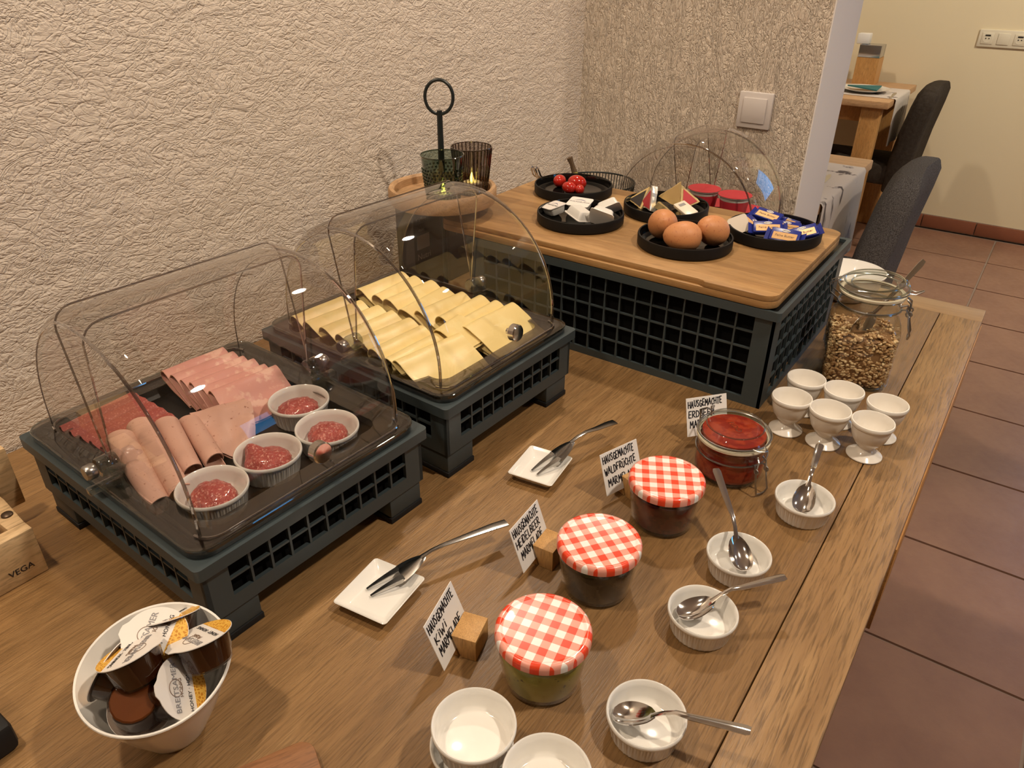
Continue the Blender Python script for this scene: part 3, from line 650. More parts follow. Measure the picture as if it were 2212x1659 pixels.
# spoon standing in the muesli jar
def rodspoon():
    tip, end = Vector((-.180, 1.214, .0786)), Vector((-.114, 1.292, .198))
    o = thing('muesli_spoon', 'long steel spoon standing in the muesli jar', 'spoon', tip); o.matrix_world = Matrix.Translation((tip[0], tip[1], tip[2]+T)) @ basis_to(tip, end, (.8, -.6, .3)); Ln = (end-tip).length
    P = []
    for i in range(11):
        u = i/10; w = .0165*math.sqrt(max(.01, sin(pi*min(.98, u*.95+.03)))); P.append([Vector((.05*u, w*(2*j/8-1), .006*(2*j/8-1)**2)) for j in range(9)])
    B().sheet(P, .001).o('bowl', 'chrome', o, ang=1.2)
    k = B(); strip(k, [(.047, .003), (.06, .004), (Ln*.7, .003), (Ln*.95, .001), (Ln, 0)], [.006, .0055, .008, .0105, .007], .0015, 4, .05); k.o('handle', 'chrome', o)
rodspoon()
# white bowl behind the jar
k = B(); k.lathe([(.035, 0), (.038, .001), (.040, .006), (.060, .030), (.066, .052), (.0685, .058), (.066, .0585), (.062, .050), (.055, .030), (.036, .009), (.0001, .008)], 64)
o = k.o('cereal_bowl', 'porcelain'); o.location = (-.262, 1.572, T+.0003); tag(o, 'plain white bowl behind the muesli jar', 'bowl')
bowl_o = o

# egg cups
ECM = None
EC = [(-.2035, 1.0045, 'white egg cup closest to the grid crate corner, front row'), (-.1484, 1.0020, 'white egg cup in the middle of the front row'), (-.0918, 1.0045, 'white egg cup at the front rail, front row'), (-.2028, 1.0725, 'white egg cup against the grid crate, back row'), (-.1469, 1.0700, 'white egg cup in the middle of the back row by the muesli jar'), (-.0857, 1.0670, 'white egg cup at the front rail, back row')]
for x, y, l in EC:
    if ECM is None:
        o = B().lathe([(.0215, 0), (.0242, .0008), (.0240, .002), (.0190, .0055), (.0125, .0105), (.0108, .0145), (.0120, .0175), (.0175, .0225), (.0228, .031), (.0258, .042), (.0268, .0500), (.0280, .0508), (.0287, .0528), (.0287, .0555), (.0280, .0572), (.0268, .0575), (.0258, .0560), (.0248, .0480), (.0225, .036), (.0165, .027), (.0001, .0235)], 56).o('egg_cup', 'porcelain_warm'); ECM = o.data
    else: o = bpy.data.objects.new('egg_cup', ECM); COL.objects.link(o)
    o.location = (x, y, T+.0003); tag(o, l, 'egg cup', 'white egg cups by the muesli jar')

# ------------------------------------------------------------------ name cards
STK = {'H': [[(0, 0), (0, 1)], [(.6, 0), (.6, 1)], [(0, .5), (.6, .5)]], 'A': [[(0, 0), (.3, 1), (.62, 0)], [(.13, .4), (.5, .4)]], 'U': [[(0, 1), (.04, .25), (.3, 0), (.55, .25), (.6, 1)]],
 'S': [[(.55, .9), (.3, 1), (.05, .8), (.3, .52), (.5, .25), (.3, 0), (0, .1)]], 'G': [[(.6, .85), (.3, 1), (.02, .6), (.1, .15), (.4, 0), (.6, .2), (.6, .45), (.35, .45)]], 'E': [[(.5, 1), (0, 1), (0, 0), (.52, 0)], [(0, .5), (.42, .5)]],
 'M': [[(0, 0), (.05, 1), (.35, .4), (.65, 1), (.72, 0)]], 'C': [[(.55, .85), (.3, 1), (.02, .55), (.2, .05), (.55, .1)]], 'T': [[(0, 1), (.62, 1)], [(.31, 1), (.31, 0)]], 'K': [[(0, 0), (0, 1)], [(.5, 1), (.02, .45), (.55, 0)]],
 'I': [[(.1, 0), (.1, .72)], [(.1, .93), (.1, 1)]], 'W': [[(0, 1), (.18, 0), (.36, .65), (.55, 0), (.74, 1)]], 'R': [[(0, 0), (0, 1), (.4, .95), (.48, .72), (.35, .52), (0, .48), (.55, 0)]], 'L': [[(0, 1), (0, 0), (.5, 0)]],
 'D': [[(0, 0), (0, 1), (.4, .9), (.58, .5), (.4, .1), (0, 0)]], 'B': [[(0, 0), (0, 1), (.4, .92), (.42, .62), (0, .52), (.5, .38), (.48, .08), (0, 0)]], 'F': [[(.52, 1), (0, 1), (0, 0)], [(0, .5), (.4, .5)]],
 'Ü': [[(0, .9), (.04, .2), (.3, 0), (.55, .2), (.6, .9)], [(.14, 1.14), (.16, 1.24)], [(.44, 1.14), (.46, 1.24)]]}
def scrawl(lines, w, h, rr):
    """handwriting as thick pen ribbons in the x-z plane, facing -y"""
    k = B()
    for li, (s, x0, z0, hh, wd) in enumerate(lines):
        tot = sum(max(x for st in STK[c] for x, _ in st)+.24 for c in s); f = wd/tot; x = x0
        for c in s:
            dx, dz, tl = rr.uniform(-.03, .03), rr.uniform(-.10, .10), rr.uniform(.0, .16)
            for st in STK[c]:
                pts = [(x+(px+tl*pz*.5+dx)*f, z0+(pz+dz)*hh+(x-x0)*.03) for px, pz in st]
                for a, b in zip(pts, pts[1:]):
                    d = Vector((b[0]-a[0], b[1]-a[1])); L = d.length or 1; d /= L; n = Vector((-d.y, d.x))*.00072; e = d*.00035
                    k.add([(a[0]-e.x+n.x, 0, a[1]-e.y+n.y), (a[0]-e.x-n.x, 0, a[1]-e.y-n.y), (b[0]+e.x-n.x, 0, b[1]+e.y-n.y), (b[0]+e.x+n.x, 0, b[1]+e.y+n.y)], [(0, 1, 2, 3)])
            x += (max(px for st in STK[c] for px, _ in st)+.24)*f
    return k
def card(bl, br, lean, lines, label, seed):
    bl, br = Vector(bl), Vector(br); mid = (bl+br)/2; d = br-bl; rz = math.atan2(d.y, d.x); w, h = .064, .0565
    t = thing('card_stand', label, 'card stand', (mid.x, mid.y, 0), rz)
    # wooden block with a leaning slot: two cheeks and a floor
    sl = math.tan(lean); hb = .028; bx0, bx1 = -.004, .030
    def cheek(y0b, y0t, y1b, y1t, z1, z0=.0003): return B().add([(bx0, y0b, z0), (bx1, y0b, z0), (bx1, y1b, z0), (bx0, y1b, z0), (bx0, y0t, z1), (bx1, y0t, z1), (bx1, y1t, z1), (bx0, y1t, z1)], [(0, 3, 2, 1), (4, 5, 6, 7), (0, 1, 5, 4), (1, 2, 6, 5), (2, 3, 7, 6), (3, 0, 4, 7)])
    off = lambda z: (z-.012)*sl
    cheek(-.022, -.022, off(0)-.0012, off(hb)-.0012, hb).o('front_cheek', 'block_wood', t, bev=.0008)
    cheek(off(0)+.0012, off(hb*.8)+.0012, .015, .015, hb*.8).o('back_cheek', 'block_wood', t, bev=.0008)
    c = B().box(-w/2, w/2, -.00035, .00035, 0, h).o('card', 'card_white', t, (0, 0, .010), (-lean, 0, 0), smooth=False)
    scrawl(lines, w, h, random.Random(seed)).o('handwriting', 'ink', c, (0, -.0006, 0), smooth=False)
HM = lambda w=.056: ('HAUSGEMACHTE', -.029, .0425, .0095, w)
LN = radians(20)
card((-.3348, .3690, 0), (-.3518, .4300, 0), LN, [HM(), ('KIWI', -.026, .0275, .009, .026), ('MARMELADE', -.026, .0125, .0105, .050)], 'white card handwritten for kiwi jam in a wooden block', 1)
card((-.3466, .5230, 0), (-.3519, .5863, 0), LN, [HM(), ('HEIDELBEER', -.029, .0285, .0095, .054), ('MARMELADE', -.026, .0135, .0100, .050)], 'white card handwritten for blueberry jam in a wooden block', 2)
card((-.3370, .6985, 0), (-.3165, .7590, 0), LN, [HM(.054), ('WALDFRÜCHTE', -.029, .0270, .0095, .055), ('MARMELADE', -.026, .0105, .0100, .050)], 'white card handwritten for forest fruit jam in a wooden block', 3)
card((-.3080, .8860, 0), (-.2680, .9340, 0), LN, [HM(.054), ('ERDBEER', -.029, .0275, .0095, .042), ('MARMELADE', -.027, .0120, .0100, .050)], 'white card handwritten for strawberry jam in a wooden block', 4)

# ------------------------------------------------------------------ oak serving board
ZB = .1875
t = thing('serving_board', 'thick rectangular oak board carrying five black dishes', 'board', (-.574, 1.214, .1665))
a, b = .314, .183; out = rrect(a, b, .022, 6); th = ZB-.1665
x1, x2, dn = -.245, .205, .006
def notch(out, d):
    """front edge runs along y = -b from x=-a+r to x=a-r; step it back by d between x1 and x2"""
    res = []
    for i, p in enumerate(out):
        res.append(p); q = out[(i+1) % len(out)]
        if abs(p[1]+b) < 1e-6 and abs(q[1]+b) < 1e-6 and q[0] > p[0]: res += [(x1, -b), (x1+.003, -b+d), (x2-.012, -b+d), (x2-.004, -b+d*.7), (x2, -b)]
    return res
B().prism(notch(out, dn), th*.55, th).prism(rrect(a, b, .022, 6), .0002, th*.55).o('plank', 'board_wood', t, bev=.0012)

def bdish(x, y, label, h=.0195):
    o = B().lathe([(.074, 0), (.0770, .001), (.0785, .003), (.0787, h-.002), (.0780, h), (.0755, h), (.0745, h-.003), (.0735, .006), (.070, .004), (.0001, .004)], 72).o('round_dish', ['stone_black'], ang=.6)
    me = o.data; me.materials.append(MATS['black_gloss'])
    for p in me.polygons:
        c = p.center; r_ = math.hypot(c.x, c.y)
        if c.z > .0035 and r_ < .0758 and p.normal.z > -.5: p.material_index = 1
    o.location = (x, y, T+ZB+.0002); tag(o, label, 'dish')
DE, DB_, DP, DG, DT = (-.459, 1.160), (-.352, 1.292), (-.665, 1.166), (-.562, 1.306), (-.771, 1.317)
bdish(*DE, 'round black dish holding three brown eggs'); bdish(*DB_, 'round black dish full of blue butter portions'); bdish(*DP, 'round black dish of white cream cheese tubs')
bdish(*DG, 'round black dish of gold foil cheese triangles'); bdish(*DT, 'round black dish holding small red tomatoes')
ZD = ZB+.0045
def egg(x, y, rot, label, s=1.0):
    prof = []
    for i in range(25):
        u = -1+2*i/24; prof.append((max(.0001, .0245*math.sqrt(max(0, 1-u*u))*(1-.14*u)), .0315*u))
    o = B().lathe(prof, 40).o('egg', 'egg_shell', ang=1.5); o.rotation_euler = rot; o.location = (x, y, T+ZD+.0004+math.hypot(.0247*sin(rot[0]), .0325*cos(rot[0]))); o.scale = (s, s, s); tag(o, label, 'egg', 'brown eggs in the black dish')
egg(-.4985, 1.1540, (radians(62), 0, radians(25)), 'brown egg beside the gold foil triangles dish', 1.0)
egg(-.4470, 1.1180, (radians(88), radians(8), radians(-62)), 'brown egg lying across the front of the dish')
egg(-.4185, 1.1720, (radians(64), 0, radians(-20)), 'brown egg beside the butter dish', 1.0)
def tomato(x, y, rz, l, s=1.0):
    o = B().ball((0, 0, 0), (.0135, .0135, .0175), 24, 16).o('tomato', 'tomato', ang=2); o.location = (x, y, T+ZD+.0135*s); o.rotation_euler = (radians(80), 0, rz); o.scale = (s, s, s); tag(o, l, 'tomato', 'small tomatoes')
tomato(-.8070, 1.3220, .2, 'small red plum tomato on its own side of the dish', .95); tomato(-.7680, 1.3260, -1.0, 'largest red plum tomato in the black dish', 1.1)
tomato(-.7680, 1.2960, -1.2, 'red tomato lying at the dish front edge', .85); tomato(-.7480, 1.3030, .4, 'smallest red tomato half hidden in the dish', .7)
def ptub(name, label, group, x, y, z, rot, mt_body, mt_film, w=.022, d=.018, h=.015, txt=None, txtm='ink_grey'):
    t = thing(name, label, 'portion tub', (x, y, z), group=group, rot=rot)
    k = B(); k.loops([[(px, py, zz) for px, py in rrect(w*s, d*s, .005, 4)] for s, zz in ((.70, -h), (.76, -h+.0015), (.88, -.002), (.9, -.0005))]); k.o('tub', mt_body, t)
    B().prism(rrect(w, d, .005, 4), -.0006, .0006).o('film_lid', mt_film, t)
    if txt:
        text(txt, .0062, txtm, t, (0, -.001, .0008), name='lettering')
        k = B(); P = [[Vector((-.012+.024*i/10, .0035+.004*sin(pi*i/10)+.0012*sin(pi*i/10)*j, .0008)) for j in range(2)] for i in range(11)]; k.sheet(P, .0001); k.o('print_arc', 'blue_wrap', t)
    return t
gp = 'cream cheese tubs in the black dish'
ptub('cream_cheese_tub', 'cream cheese tub with printed lid overhanging the dish edge', gp, -.7205, 1.160, ZD+.0170, (radians(12), radians(-8), radians(-30)), 'white_plastic', 'lid_white', txt='PHILADELPHIA')
ptub('cream_cheese_tub', 'cream cheese tub with printed lid at the back of the dish', gp, -.690, 1.205, ZD+.0175, (radians(10), 0, radians(8)), 'white_plastic', 'lid_white', txt='PHILADELPHIA')
ptub('cream_cheese_tub', 'white tub lying upside down in the dish middle', gp, -.660, 1.150, ZD+.0100, (radians(168), radians(12), radians(-20)), 'white_plastic', 'lid_white')
ptub('cream_cheese_tub', 'white tub leaning on its side against the dish wall', gp, -.622, 1.195, ZD+.0180, (radians(140), radians(-25), radians(30)), 'white_plastic', 'lid_white')
ptub('cream_cheese_tub', 'clear cream tub tipped on its side at the dish edge', gp, -.614, 1.150, ZD+.0150, (radians(118), radians(14), radians(15)), 'white_plastic', 'lid_white')
gp = 'foil cheese triangles in the black dish'
def wedge(label, x, y, z, rot, m1='gold_foil', m2=None, flat=False):
    t = thing('cheese_triangle', label, 'cheese portion', (x, y, z), group=gp, rot=rot); k = B(); n = 7
    base = [(-.023, -.015), (.023, -.015), (0, .028)]; P = []
    for i in range(3):
        p, q = base[i], base[(i+1) % 3]; P += [(p[0]+(q[0]-p[0])*j/n, p[1]+(q[1]-p[1])*j/n) for j in range(n)]
    J = lambda z: [(x+R.uniform(-.0007, .0007), y+R.uniform(-.0007, .0007), z+R.uniform(-.0006, .0006)) for x, y in P]
    k.loops([J(-.0055), J(0), J(.0055)]); k.o('foil', m1, t, smooth=False)
    if m2: B().prism([(-.017, -.0125), (.017, -.0125), (0, .019)], .0062, .0068).o('label', m2, t, smooth=False)
wedge('foil triangle with red label standing on edge', -.592, 1.298, ZD+.0155, (radians(72), 0, radians(-35)), 'silver_foil', 'foil_red')
wedge('foil triangle with dark label leaning at the dish left', -.615, 1.308, ZD+.0110, (radians(48), radians(10), radians(-28)), 'gold_foil', 'carton')
wedge('tall gold foil triangle standing upright at the back', -.560, 1.330, ZD+.0240, (radians(80), radians(25), radians(20)), 'gold_foil', None)
wedge('gold foil triangle with pink label behind the upright one', -.540, 1.345, ZD+.0160, (radians(60), radians(-15), radians(60)), 'gold_foil', 'foil_red')
wedge('crumpled gold foil triangle lying low in front', -.560, 1.288, ZD+.0085, (radians(30), radians(-20), radians(160)), 'gold_foil', None)
t = thing('cheese_sachet', 'flat beige foil sachet lying on the gold triangles', 'cheese portion', (-.520, 1.300, ZD+.0115), rot=(radians(14), radians(10), radians(-32)))
B().box(-.024, .024, -.012, .012, -.0035, .0035).o('sachet', 'cream_film', t, bev=.002); B().box(-.016, -.008, -.006, .006, .0036, .0039).o('print', 'ink_grey', t)
gp = 'blue butter portions in the black dish'
def butter(label, x, y, z, rot, s=1.0):
    t = thing('butter_portion', label, 'butter portion', (x, y, z), group=gp, rot=rot); t.scale = (s, s, s)
    B().box(-.024, .024, -.0125, .0125, -.0048, .0048).o('wrapper', 'blue_wrap', t, bev=.0018)
    B().box(-.0195, .0195, -.0105, .0035, .0048, .0052).o('label', 'gold_label', t, smooth=False)
    B().lathe([(.0048, .0048), (.0048, .0053)], 20, rf=lambda i, a: 1).o('emblem', 'lid_white', t, (0, .0072, 0), None).scale = (1.4, .55, 1)
    text('Feine Butter', .0062, 'ink_brown', t, (0, -.0030, .00545)); text('MEGGLE', .0030, 'ink', t, (0, .0072, .0056))
    for sx in (-1, 1): B().add([(sx*.024, -.010, -.003), (sx*.024, .010, -.003), (sx*.032, .012, .001), (sx*.032, -.012, .001), (sx*.024, -.010, -.0022), (sx*.024, .010, -.0022), (sx*.032, .012, .0017), (sx*.032, -.012, .0017)], [(0, 1, 2, 3), (4, 5, 6, 7), (0, 3, 7, 4), (1, 2, 6, 5), (2, 3, 7, 6), (0, 1, 5, 4)]).o('wrapper_end', 'blue_wrap', t, smooth=False)
butter('blue butter portion with gold label slanting in the dish middle', -.358, 1.272, ZD+.0155, (radians(30), radians(-4), radians(22)))
butter('blue butter portion with gold label at the dish front', -.322, 1.254, ZD+.0130, (radians(38), 0, radians(4)))
butter('blue butter portion on top of the pile at the back', -.376, 1.325, ZD+.0190, (radians(22), radians(5), radians(-8)))
butter('blue butter portion tucked under the pile at the left', -.392, 1.290, ZD+.0095, (radians(18), radians(8), radians(-40)))
butter('blue butter portion wedged at the right dish wall', -.302, 1.284, ZD+.0140, (radians(28), radians(-18), radians(30)))
butter('butter portion showing brown label between the others', -.335, 1.302, ZD+.0125, (radians(24), radians(4), radians(18)))
butter('blue butter portion lying flat at the dish back', -.350, 1.345, ZD+.0080, (radians(4), 0, radians(-20)))
ptub('cream_tub', 'beige coffee cream tub leaning in the butter dish', None, -.405, 1.262, ZD+.0150, (radians(60), radians(-20), radians(40)), 'white_plastic', 'cream_film', .017, .015, .014)

# yoghurt cups under the far cover
def yog(x, y, z, label, body, lid, r=.032, h=.046, rot=(0, 0, 0)):
    t = thing('yoghurt_cup', label, 'yoghurt cup', (x, y, z), group='yoghurt cups under the clear cover', rot=rot)
    B().lathe([(r*.74, 0), (r*.76, .001), (r*.95, h-.002), (r*1.04, h-.0015), (r*1.04, h)], 40).o('cup', body, t); B().lathe([(r*1.06, h), (r*1.06, h+.0008), (r*.9, h+.0008), (.0001, h+.0004)], 40).o('foil_lid', lid, t)
    k = B(); k.lathe([(r*.80, h*.25), (r*.92, h*.8)], 40, cap=False); k.o('sleeve', lid, t, (0, 0, 0)).scale = (1.012, 1.012, 1)
zt = .1005-.009
yog(-.500, 1.508, zt, 'lower red-labelled yoghurt cup near the switch wall', 'white_plastic', 'yog_red')
yog(-.502, 1.510, zt+.0475, 'red-lidded yoghurt cup stacked on another one', 'white_plastic', 'yog_red')
yog(-.573, 1.515, zt, 'lower red yoghurt cup beside the green-lidded one', 'white_plastic', 'yog_red')
yog(-.571, 1.517, zt+.0475, 'red-lidded cup on top of the middle stack', 'white_plastic', 'yog_red')
yog(-.650, 1.520, zt+.002, 'white yoghurt cup with dark green lid', 'white_plastic', 'yog_green')
yog(-.650, 1.590, zt, 'red yoghurt cup at the back beside the wall', 'white_plastic', 'yog_red'); yog(-.57, 1.590, zt, 'white-bodied yoghurt cup at the tray back', 'white_plastic', 'yog_red'); yog(-.497, 1.588, zt, 'red yoghurt cup in the rear corner of the tray', 'white_plastic', 'yog_red')

# ------------------------------------------------------------------ sliced food
def fold(name, label, cat, group, c, rzc, x, y, z, rz, mt, Lf, Wd, rf, drop=.010, ripple=.001, th=.0011, tilt=0, medge=None, roundness=.0, top=.92):
    """one slice folded over: the fold runs along local y at the -x side, both flaps towards +x"""
    o_ = thing(name, label, cat, (0, 0, 0), group=group)
    path = []; nb, na, nt = 8, 9, 10
    for i in range(nb): path.append((Wd*(1-i/nb), 0))
    for i in range(na+1):
        a_ = -pi/2-pi*i/na; path.append((rf*cos(a_), rf+rf*sin(a_)))
    for i in range(1, nt+1):
        u = i/nt; path.append((Wd*top*u, 2*rf*(1-u)**1.4+.0016+drop*sin(pi*u)*.35))
    P = []; m_ = 13; s0 = R.random()*9; tot = len(path)
    for i, (px, pz) in enumerate(path):
        row = []; u = px/Wd; f = 1-roundness*max(0, u)**2*.5 - roundness*.18*(u < .05)
        for j in range(m_):
            v = 2*j/(m_-1)-1; yy = v*Lf/2*f
            bul = roundness*(.35*Wd)*(1-v*v)*max(0, u)
            row.append(Vector((px*(1-.0)+bul-roundness*.12*Wd*v*v*(u > .3), yy, pz+ripple*sin(v*5+s0+px*60)*(.3+u)+ripple*.6*sin(px*140+s0))))
        P.append(row)
    k = B(); k.sheet(P, th, 0, 1 if medge else None); b_ = k.o('slice', [mt, medge] if medge else mt, o_, ang=1.3)
    M = Matrix.Translation((c[0], c[1], T+ZF)) @ Matrix.Rotation(rzc, 4, 'Z') @ Matrix.Translation((x, y, z+.0012+th+Wd*sin(tilt))) @ Matrix.Rotation(rz, 4, 'Z') @ Matrix.Rotation(tilt, 4, 'Y')
    o_.matrix_world = M
    # a slice is one piece: keep it as one mesh at top level
    b_.parent = None; b_.matrix_world = M; b_.name = name
    for kk in ('label', 'category', 'group'):
        if kk in o_.keys(): b_[kk] = o_[kk]
    bpy.data.objects.remove(o_); return b_
# cheese: three shingled rows
gc = 'folded slices of yellow cheese'
rows = [(-.147, .058, .0378, 8, .098, 'far row'), (-.147, -.060, .0378, 8, .098, 'row beside the meat cover')]
ords = ['rearmost', 'second', 'third', 'fourth', 'fifth', 'sixth', 'seventh', 'foremost']
for (x0, y0, dx, n, Lf, rn) in rows:
    for i in range(n):
        u = i/(n-1); yy = y0+R.uniform(-.010, .008)-.004*i*(1 if y0 < 0 else -.2)*.4
        big = i == n-1
        fold('cheese_slice', f'{ords[i]} folded cheese slice from the wall in the {rn}', 'cheese slice', gc, CC, RC, x0+dx*.92*i-(.012 if big else 0), yy, .0008, R.uniform(-.10, .09)+(.04 if y0 > 0 else -.03), 'cheese', Lf+R.uniform(-.004, .010)+(.012 if big else 0), .062+(.010 if big else R.uniform(0, .006)), .0078+R.uniform(0, .0018), ripple=.0010, drop=.004, tilt=radians(12), top=.95)
fold('cheese_slice', 'folded cheese slice lying between the two cheese rows', 'cheese slice', gc, CC, RC, .060, -.002, .016, .15, 'cheese', .060, .058, .005, ripple=.0008, drop=.003, tilt=radians(12), top=.95)
gs = 'dark red salami slices'
for i in range(7):
    x = -.148+.0195*i; fold('salami_slice', f'{ords[i] if i < 6 else "foremost"} salami slice from the wall in the dark red row', 'salami slice', gs, CM, RM, x, -.076+.0045*i*(i < 5)*.3, .0005, .10+R.uniform(-.03, .03), 'salami', .098-.002*i, .044+R.uniform(0, .005), .0042, drop=.001, ripple=.0009, tilt=radians(15), roundness=.2, top=.97)
gh = 'folded slices of boiled ham'
for i in range(6):
    x = -.147+.0195*i; fold('ham_slice', f'{ords[i] if i < 5 else "foremost, largest"} folded ham slice from the wall', 'ham slice', gh, CM, RM, x, .056+.002*i, .0008, -.06+R.uniform(-.03, .03)-.012*i, 'ham', .088+.004*(i == 5), .054+R.uniform(0, .006), .0066+.0010*(i % 2), ripple=.0012, drop=.003, tilt=radians(20), medge='ham_edge', top=.98)
gb = 'slices of pale speckled sausage'
def roll(label, p, q, r0, r1, turns=1.35):
    p, q = Vector(p), Vector(q); d = (q-p); Ln = d.length; P = []; n = 34; s0 = R.random()*6
    for i in range(n+1):
        a_ = 2*pi*turns*i/n; row = []
        for j in range(13):
            u = j/12; r_ = (r0+(r1-r0)*u)*(1-.16*a_/(2*pi)); end = .006*sin(a_*.5+s0)*(2*u-1)
            row.append(Vector((Ln*u+end, r_*cos(a_+s0), r_*sin(a_+s0)*.86)))
        P.append(row)
    k = B(); k.sheet(P, .0011); o = k.o('sausage_slice', 'bologna', ang=1.3)
    x = d.normalized(); y = Vector((0, 0, 1)).cross(x).normalized(); z = x.cross(y); M3 = Matrix((x, y, z)).transposed().to_4x4()
    o.matrix_world = Matrix.Translation((CM[0], CM[1], T+ZF)) @ Matrix.Rotation(RM, 4, 'Z') @ Matrix.Translation(p) @ M3; tag(o, label, 'sausage slice', gb)
roll('rolled sausage slice nearest the side hinge', (-.042, -.100, .0345), (.066, -.124, .0130), .0150, .0115)
roll('rolled sausage slice second from the side hinge', (-.046, -.074, .0350), (.064, -.0985, .0140), .0140, .0125)
roll('rolled sausage slice next to the minced pork', (-.040, -.048, .0340), (.050, -.073, .0140), .0135, .0120)
roll('short rolled sausage slice in the middle of the tray', (-.034, -.024, .0250), (.050, -.046, .0140), .0125, .0115)
fold('sausage_slice', 'loosely folded speckled sausage slice beside the ham', 'sausage slice', gb, CM, RM, -.022, .010, .001, -.35, 'bologna', .074, .056, .0125, ripple=.003, tilt=radians(2), roundness=.7, top=.98)

# ------------------------------------------------------------------ honey bowl
HX, HY = -.5019, .1849
k = B(); n = 72
bp = [(.026, 0), (.0285, .0015), (.030, .005), (.044, .034), (.056, .064), (.0625, .0800), (.0634, .0815), (.0630, .0828), (.0612, .0825), (.0595, .078), (.053, .062), (.042, .035), (.028, .008), (.0001, .006)]
k.lathe(bp, n); k.v = [(x, y, z + (.0095*(y*cos(.9)-x*sin(.9))/.0634)*(z/.0815)) for x, y, z in k.v]
o = k.o('honey_bowl', 'porcelain'); o.location = (HX, HY, T+.0003); tag(o, 'round white bowl full of honey portion cups', 'bowl')
gp = 'honey portion cups in the white bowl'
def honey(label, x, y, z, n, xd, s=1.0):
    t = thing('honey_cup', label, 'honey cup', (HX+x, HY+y, z+.005), group=gp)
    zz = Vector(n).normalized(); xx = Vector(xd); xx = (xx-zz*xx.dot(zz)).normalized(); t.scale = (1.14*s,)*3; t.rotation_euler = Matrix((xx, zz.cross(xx), zz)).transposed().to_euler()
    k = B(); oc = lambda r, z: [(r*cos(2*pi*i/16)*(1 if i % 2 == 0 else .985), r*sin(2*pi*i/16)*(1 if i % 2 == 0 else .985), z) for i in range(16)]
    k.loops([oc(.0155, -.0225), oc(.0168, -.0215), oc(.0195, -.003), oc(.0205, -.0006)]); k.o('cup', 'honey', t, ang=.5)
    B().lathe([(.0165, -.0233), (.0176, -.0225), (.0207, -.0012), (.0232, -.0008), (.0232, 0)], 32, cap=False).o('clear_shell', 'cup_film', t)
    lid = [(.0236*cos(2*pi*i/40)*(1.10 if abs(i-20) < 2 else 1), .0236*sin(2*pi*i/40)) for i in range(40)]
    l = B().prism(lid, .0001, .0007).o('foil_lid', 'lid_white', t, smooth=False)
    seg = [(.0232*cos(a_), .0232*sin(a_)) for a_ in [radians(-62+124*i/24) for i in range(25)]]; B().prism(seg, .0007, .0009).o('honeycomb_print', 'honeycomb', l, smooth=False)
    text('BREITSAMER', .0066, 'ink_grey', l, (-.0065, 0, .0010), (0, 0, radians(90))); text('HONIG', .0042, 'ink_brown', l, (-.0018, 0, .0010), (0, 0, radians(90))); text('HONEY · HONING', .0044, 'ink', l, (.0062, 0, .0010), (0, 0, radians(90)))
    k = B(); k.tube([(-.0065+.0062*cos(2*pi*i/24), .0062*sin(2*pi*i/24), .0009) for i in range(24)], .00025, 4, closed=True); k.o('round_emblem', 'ink_brown', l)
honey('honey cup on top of the pile with its lid facing up', -.002, -.014, .106, (-.45, .05, .9), (-.82, -.57, 0))
honey('honey cup with orange lid edge standing behind the top one', -.008, .011, .098, (.30, -.10, .95), (.85, .50, 0))
honey('honey cup perched on the bowl rim by the crate', .0245, .033, .099, (-.42, .14, .9), (.1, .99, 0))
honey('honey cup half hidden at the back of the bowl', -.026, .034, .090, (-.5, .3, .85), (.8, .5, 0))
honey('honey cup upside down at the bowl front', .012, -.024, .060, (-.35, .25, -.85), (1, 0, 0))
honey('honey cup on edge against the right bowl wall', .037, .001, .075, (.70, .52, .50), (-.5, .2, -.8))
honey('honey cup on its side showing clear plastic at the left', -.025, -.026, .079, (-.80, -.35, .35), (.4, -.9, 0))
honey('honey cup deep in the bowl under the others', .000, .006, .058, (.1, .1, 1), (1, 0, 0))

# ------------------------------------------------------------------ tray stand with candle glasses
TX, TY = -.9005, 1.0617
t = thing('etagere', 'wooden tray stand with a slim black rod and ring handle', 'tray stand', (TX, TY, 0))
B().lathe([(.046, 0), (.050, .002), (.050, .010), (.047, .012), (.0001, .012)], 48).o('foot', 'tray_wood', t)
B().tube([(0, 0, .012), (0, 0, .370)], .0045, 12).o('rod', 'black_metal', t)
B().tube([(0, 0, .225), (0, 0, .362)], [.0062, .0050], 12).o('rod_sleeve', 'black_metal', t)
B().lathe([(.088, .207), (.0965, .210), (.0998, .217), (.0998, .234), (.0975, .238), (.0915, .238), (.0885, .235), (.0875, .2222), (.0062, .2215)], 72).o('tray', 'tray_wood', t)
B().tube([(.0, .0, .2065), (0, 0, .200)], .02, 16).o('collar', 'black_metal', t)
h = B(); d = Vector((cos(psi), -sin(psi), 0)); h.tube([(d.x*.0245*cos(a_), d.y*.0245*cos(a_), .392+.0285*sin(a_)) for a_ in [2*pi*i/40 for i in range(40)]], .0030, 8, closed=True); h.o('ring_handle', 'black_metal', t)
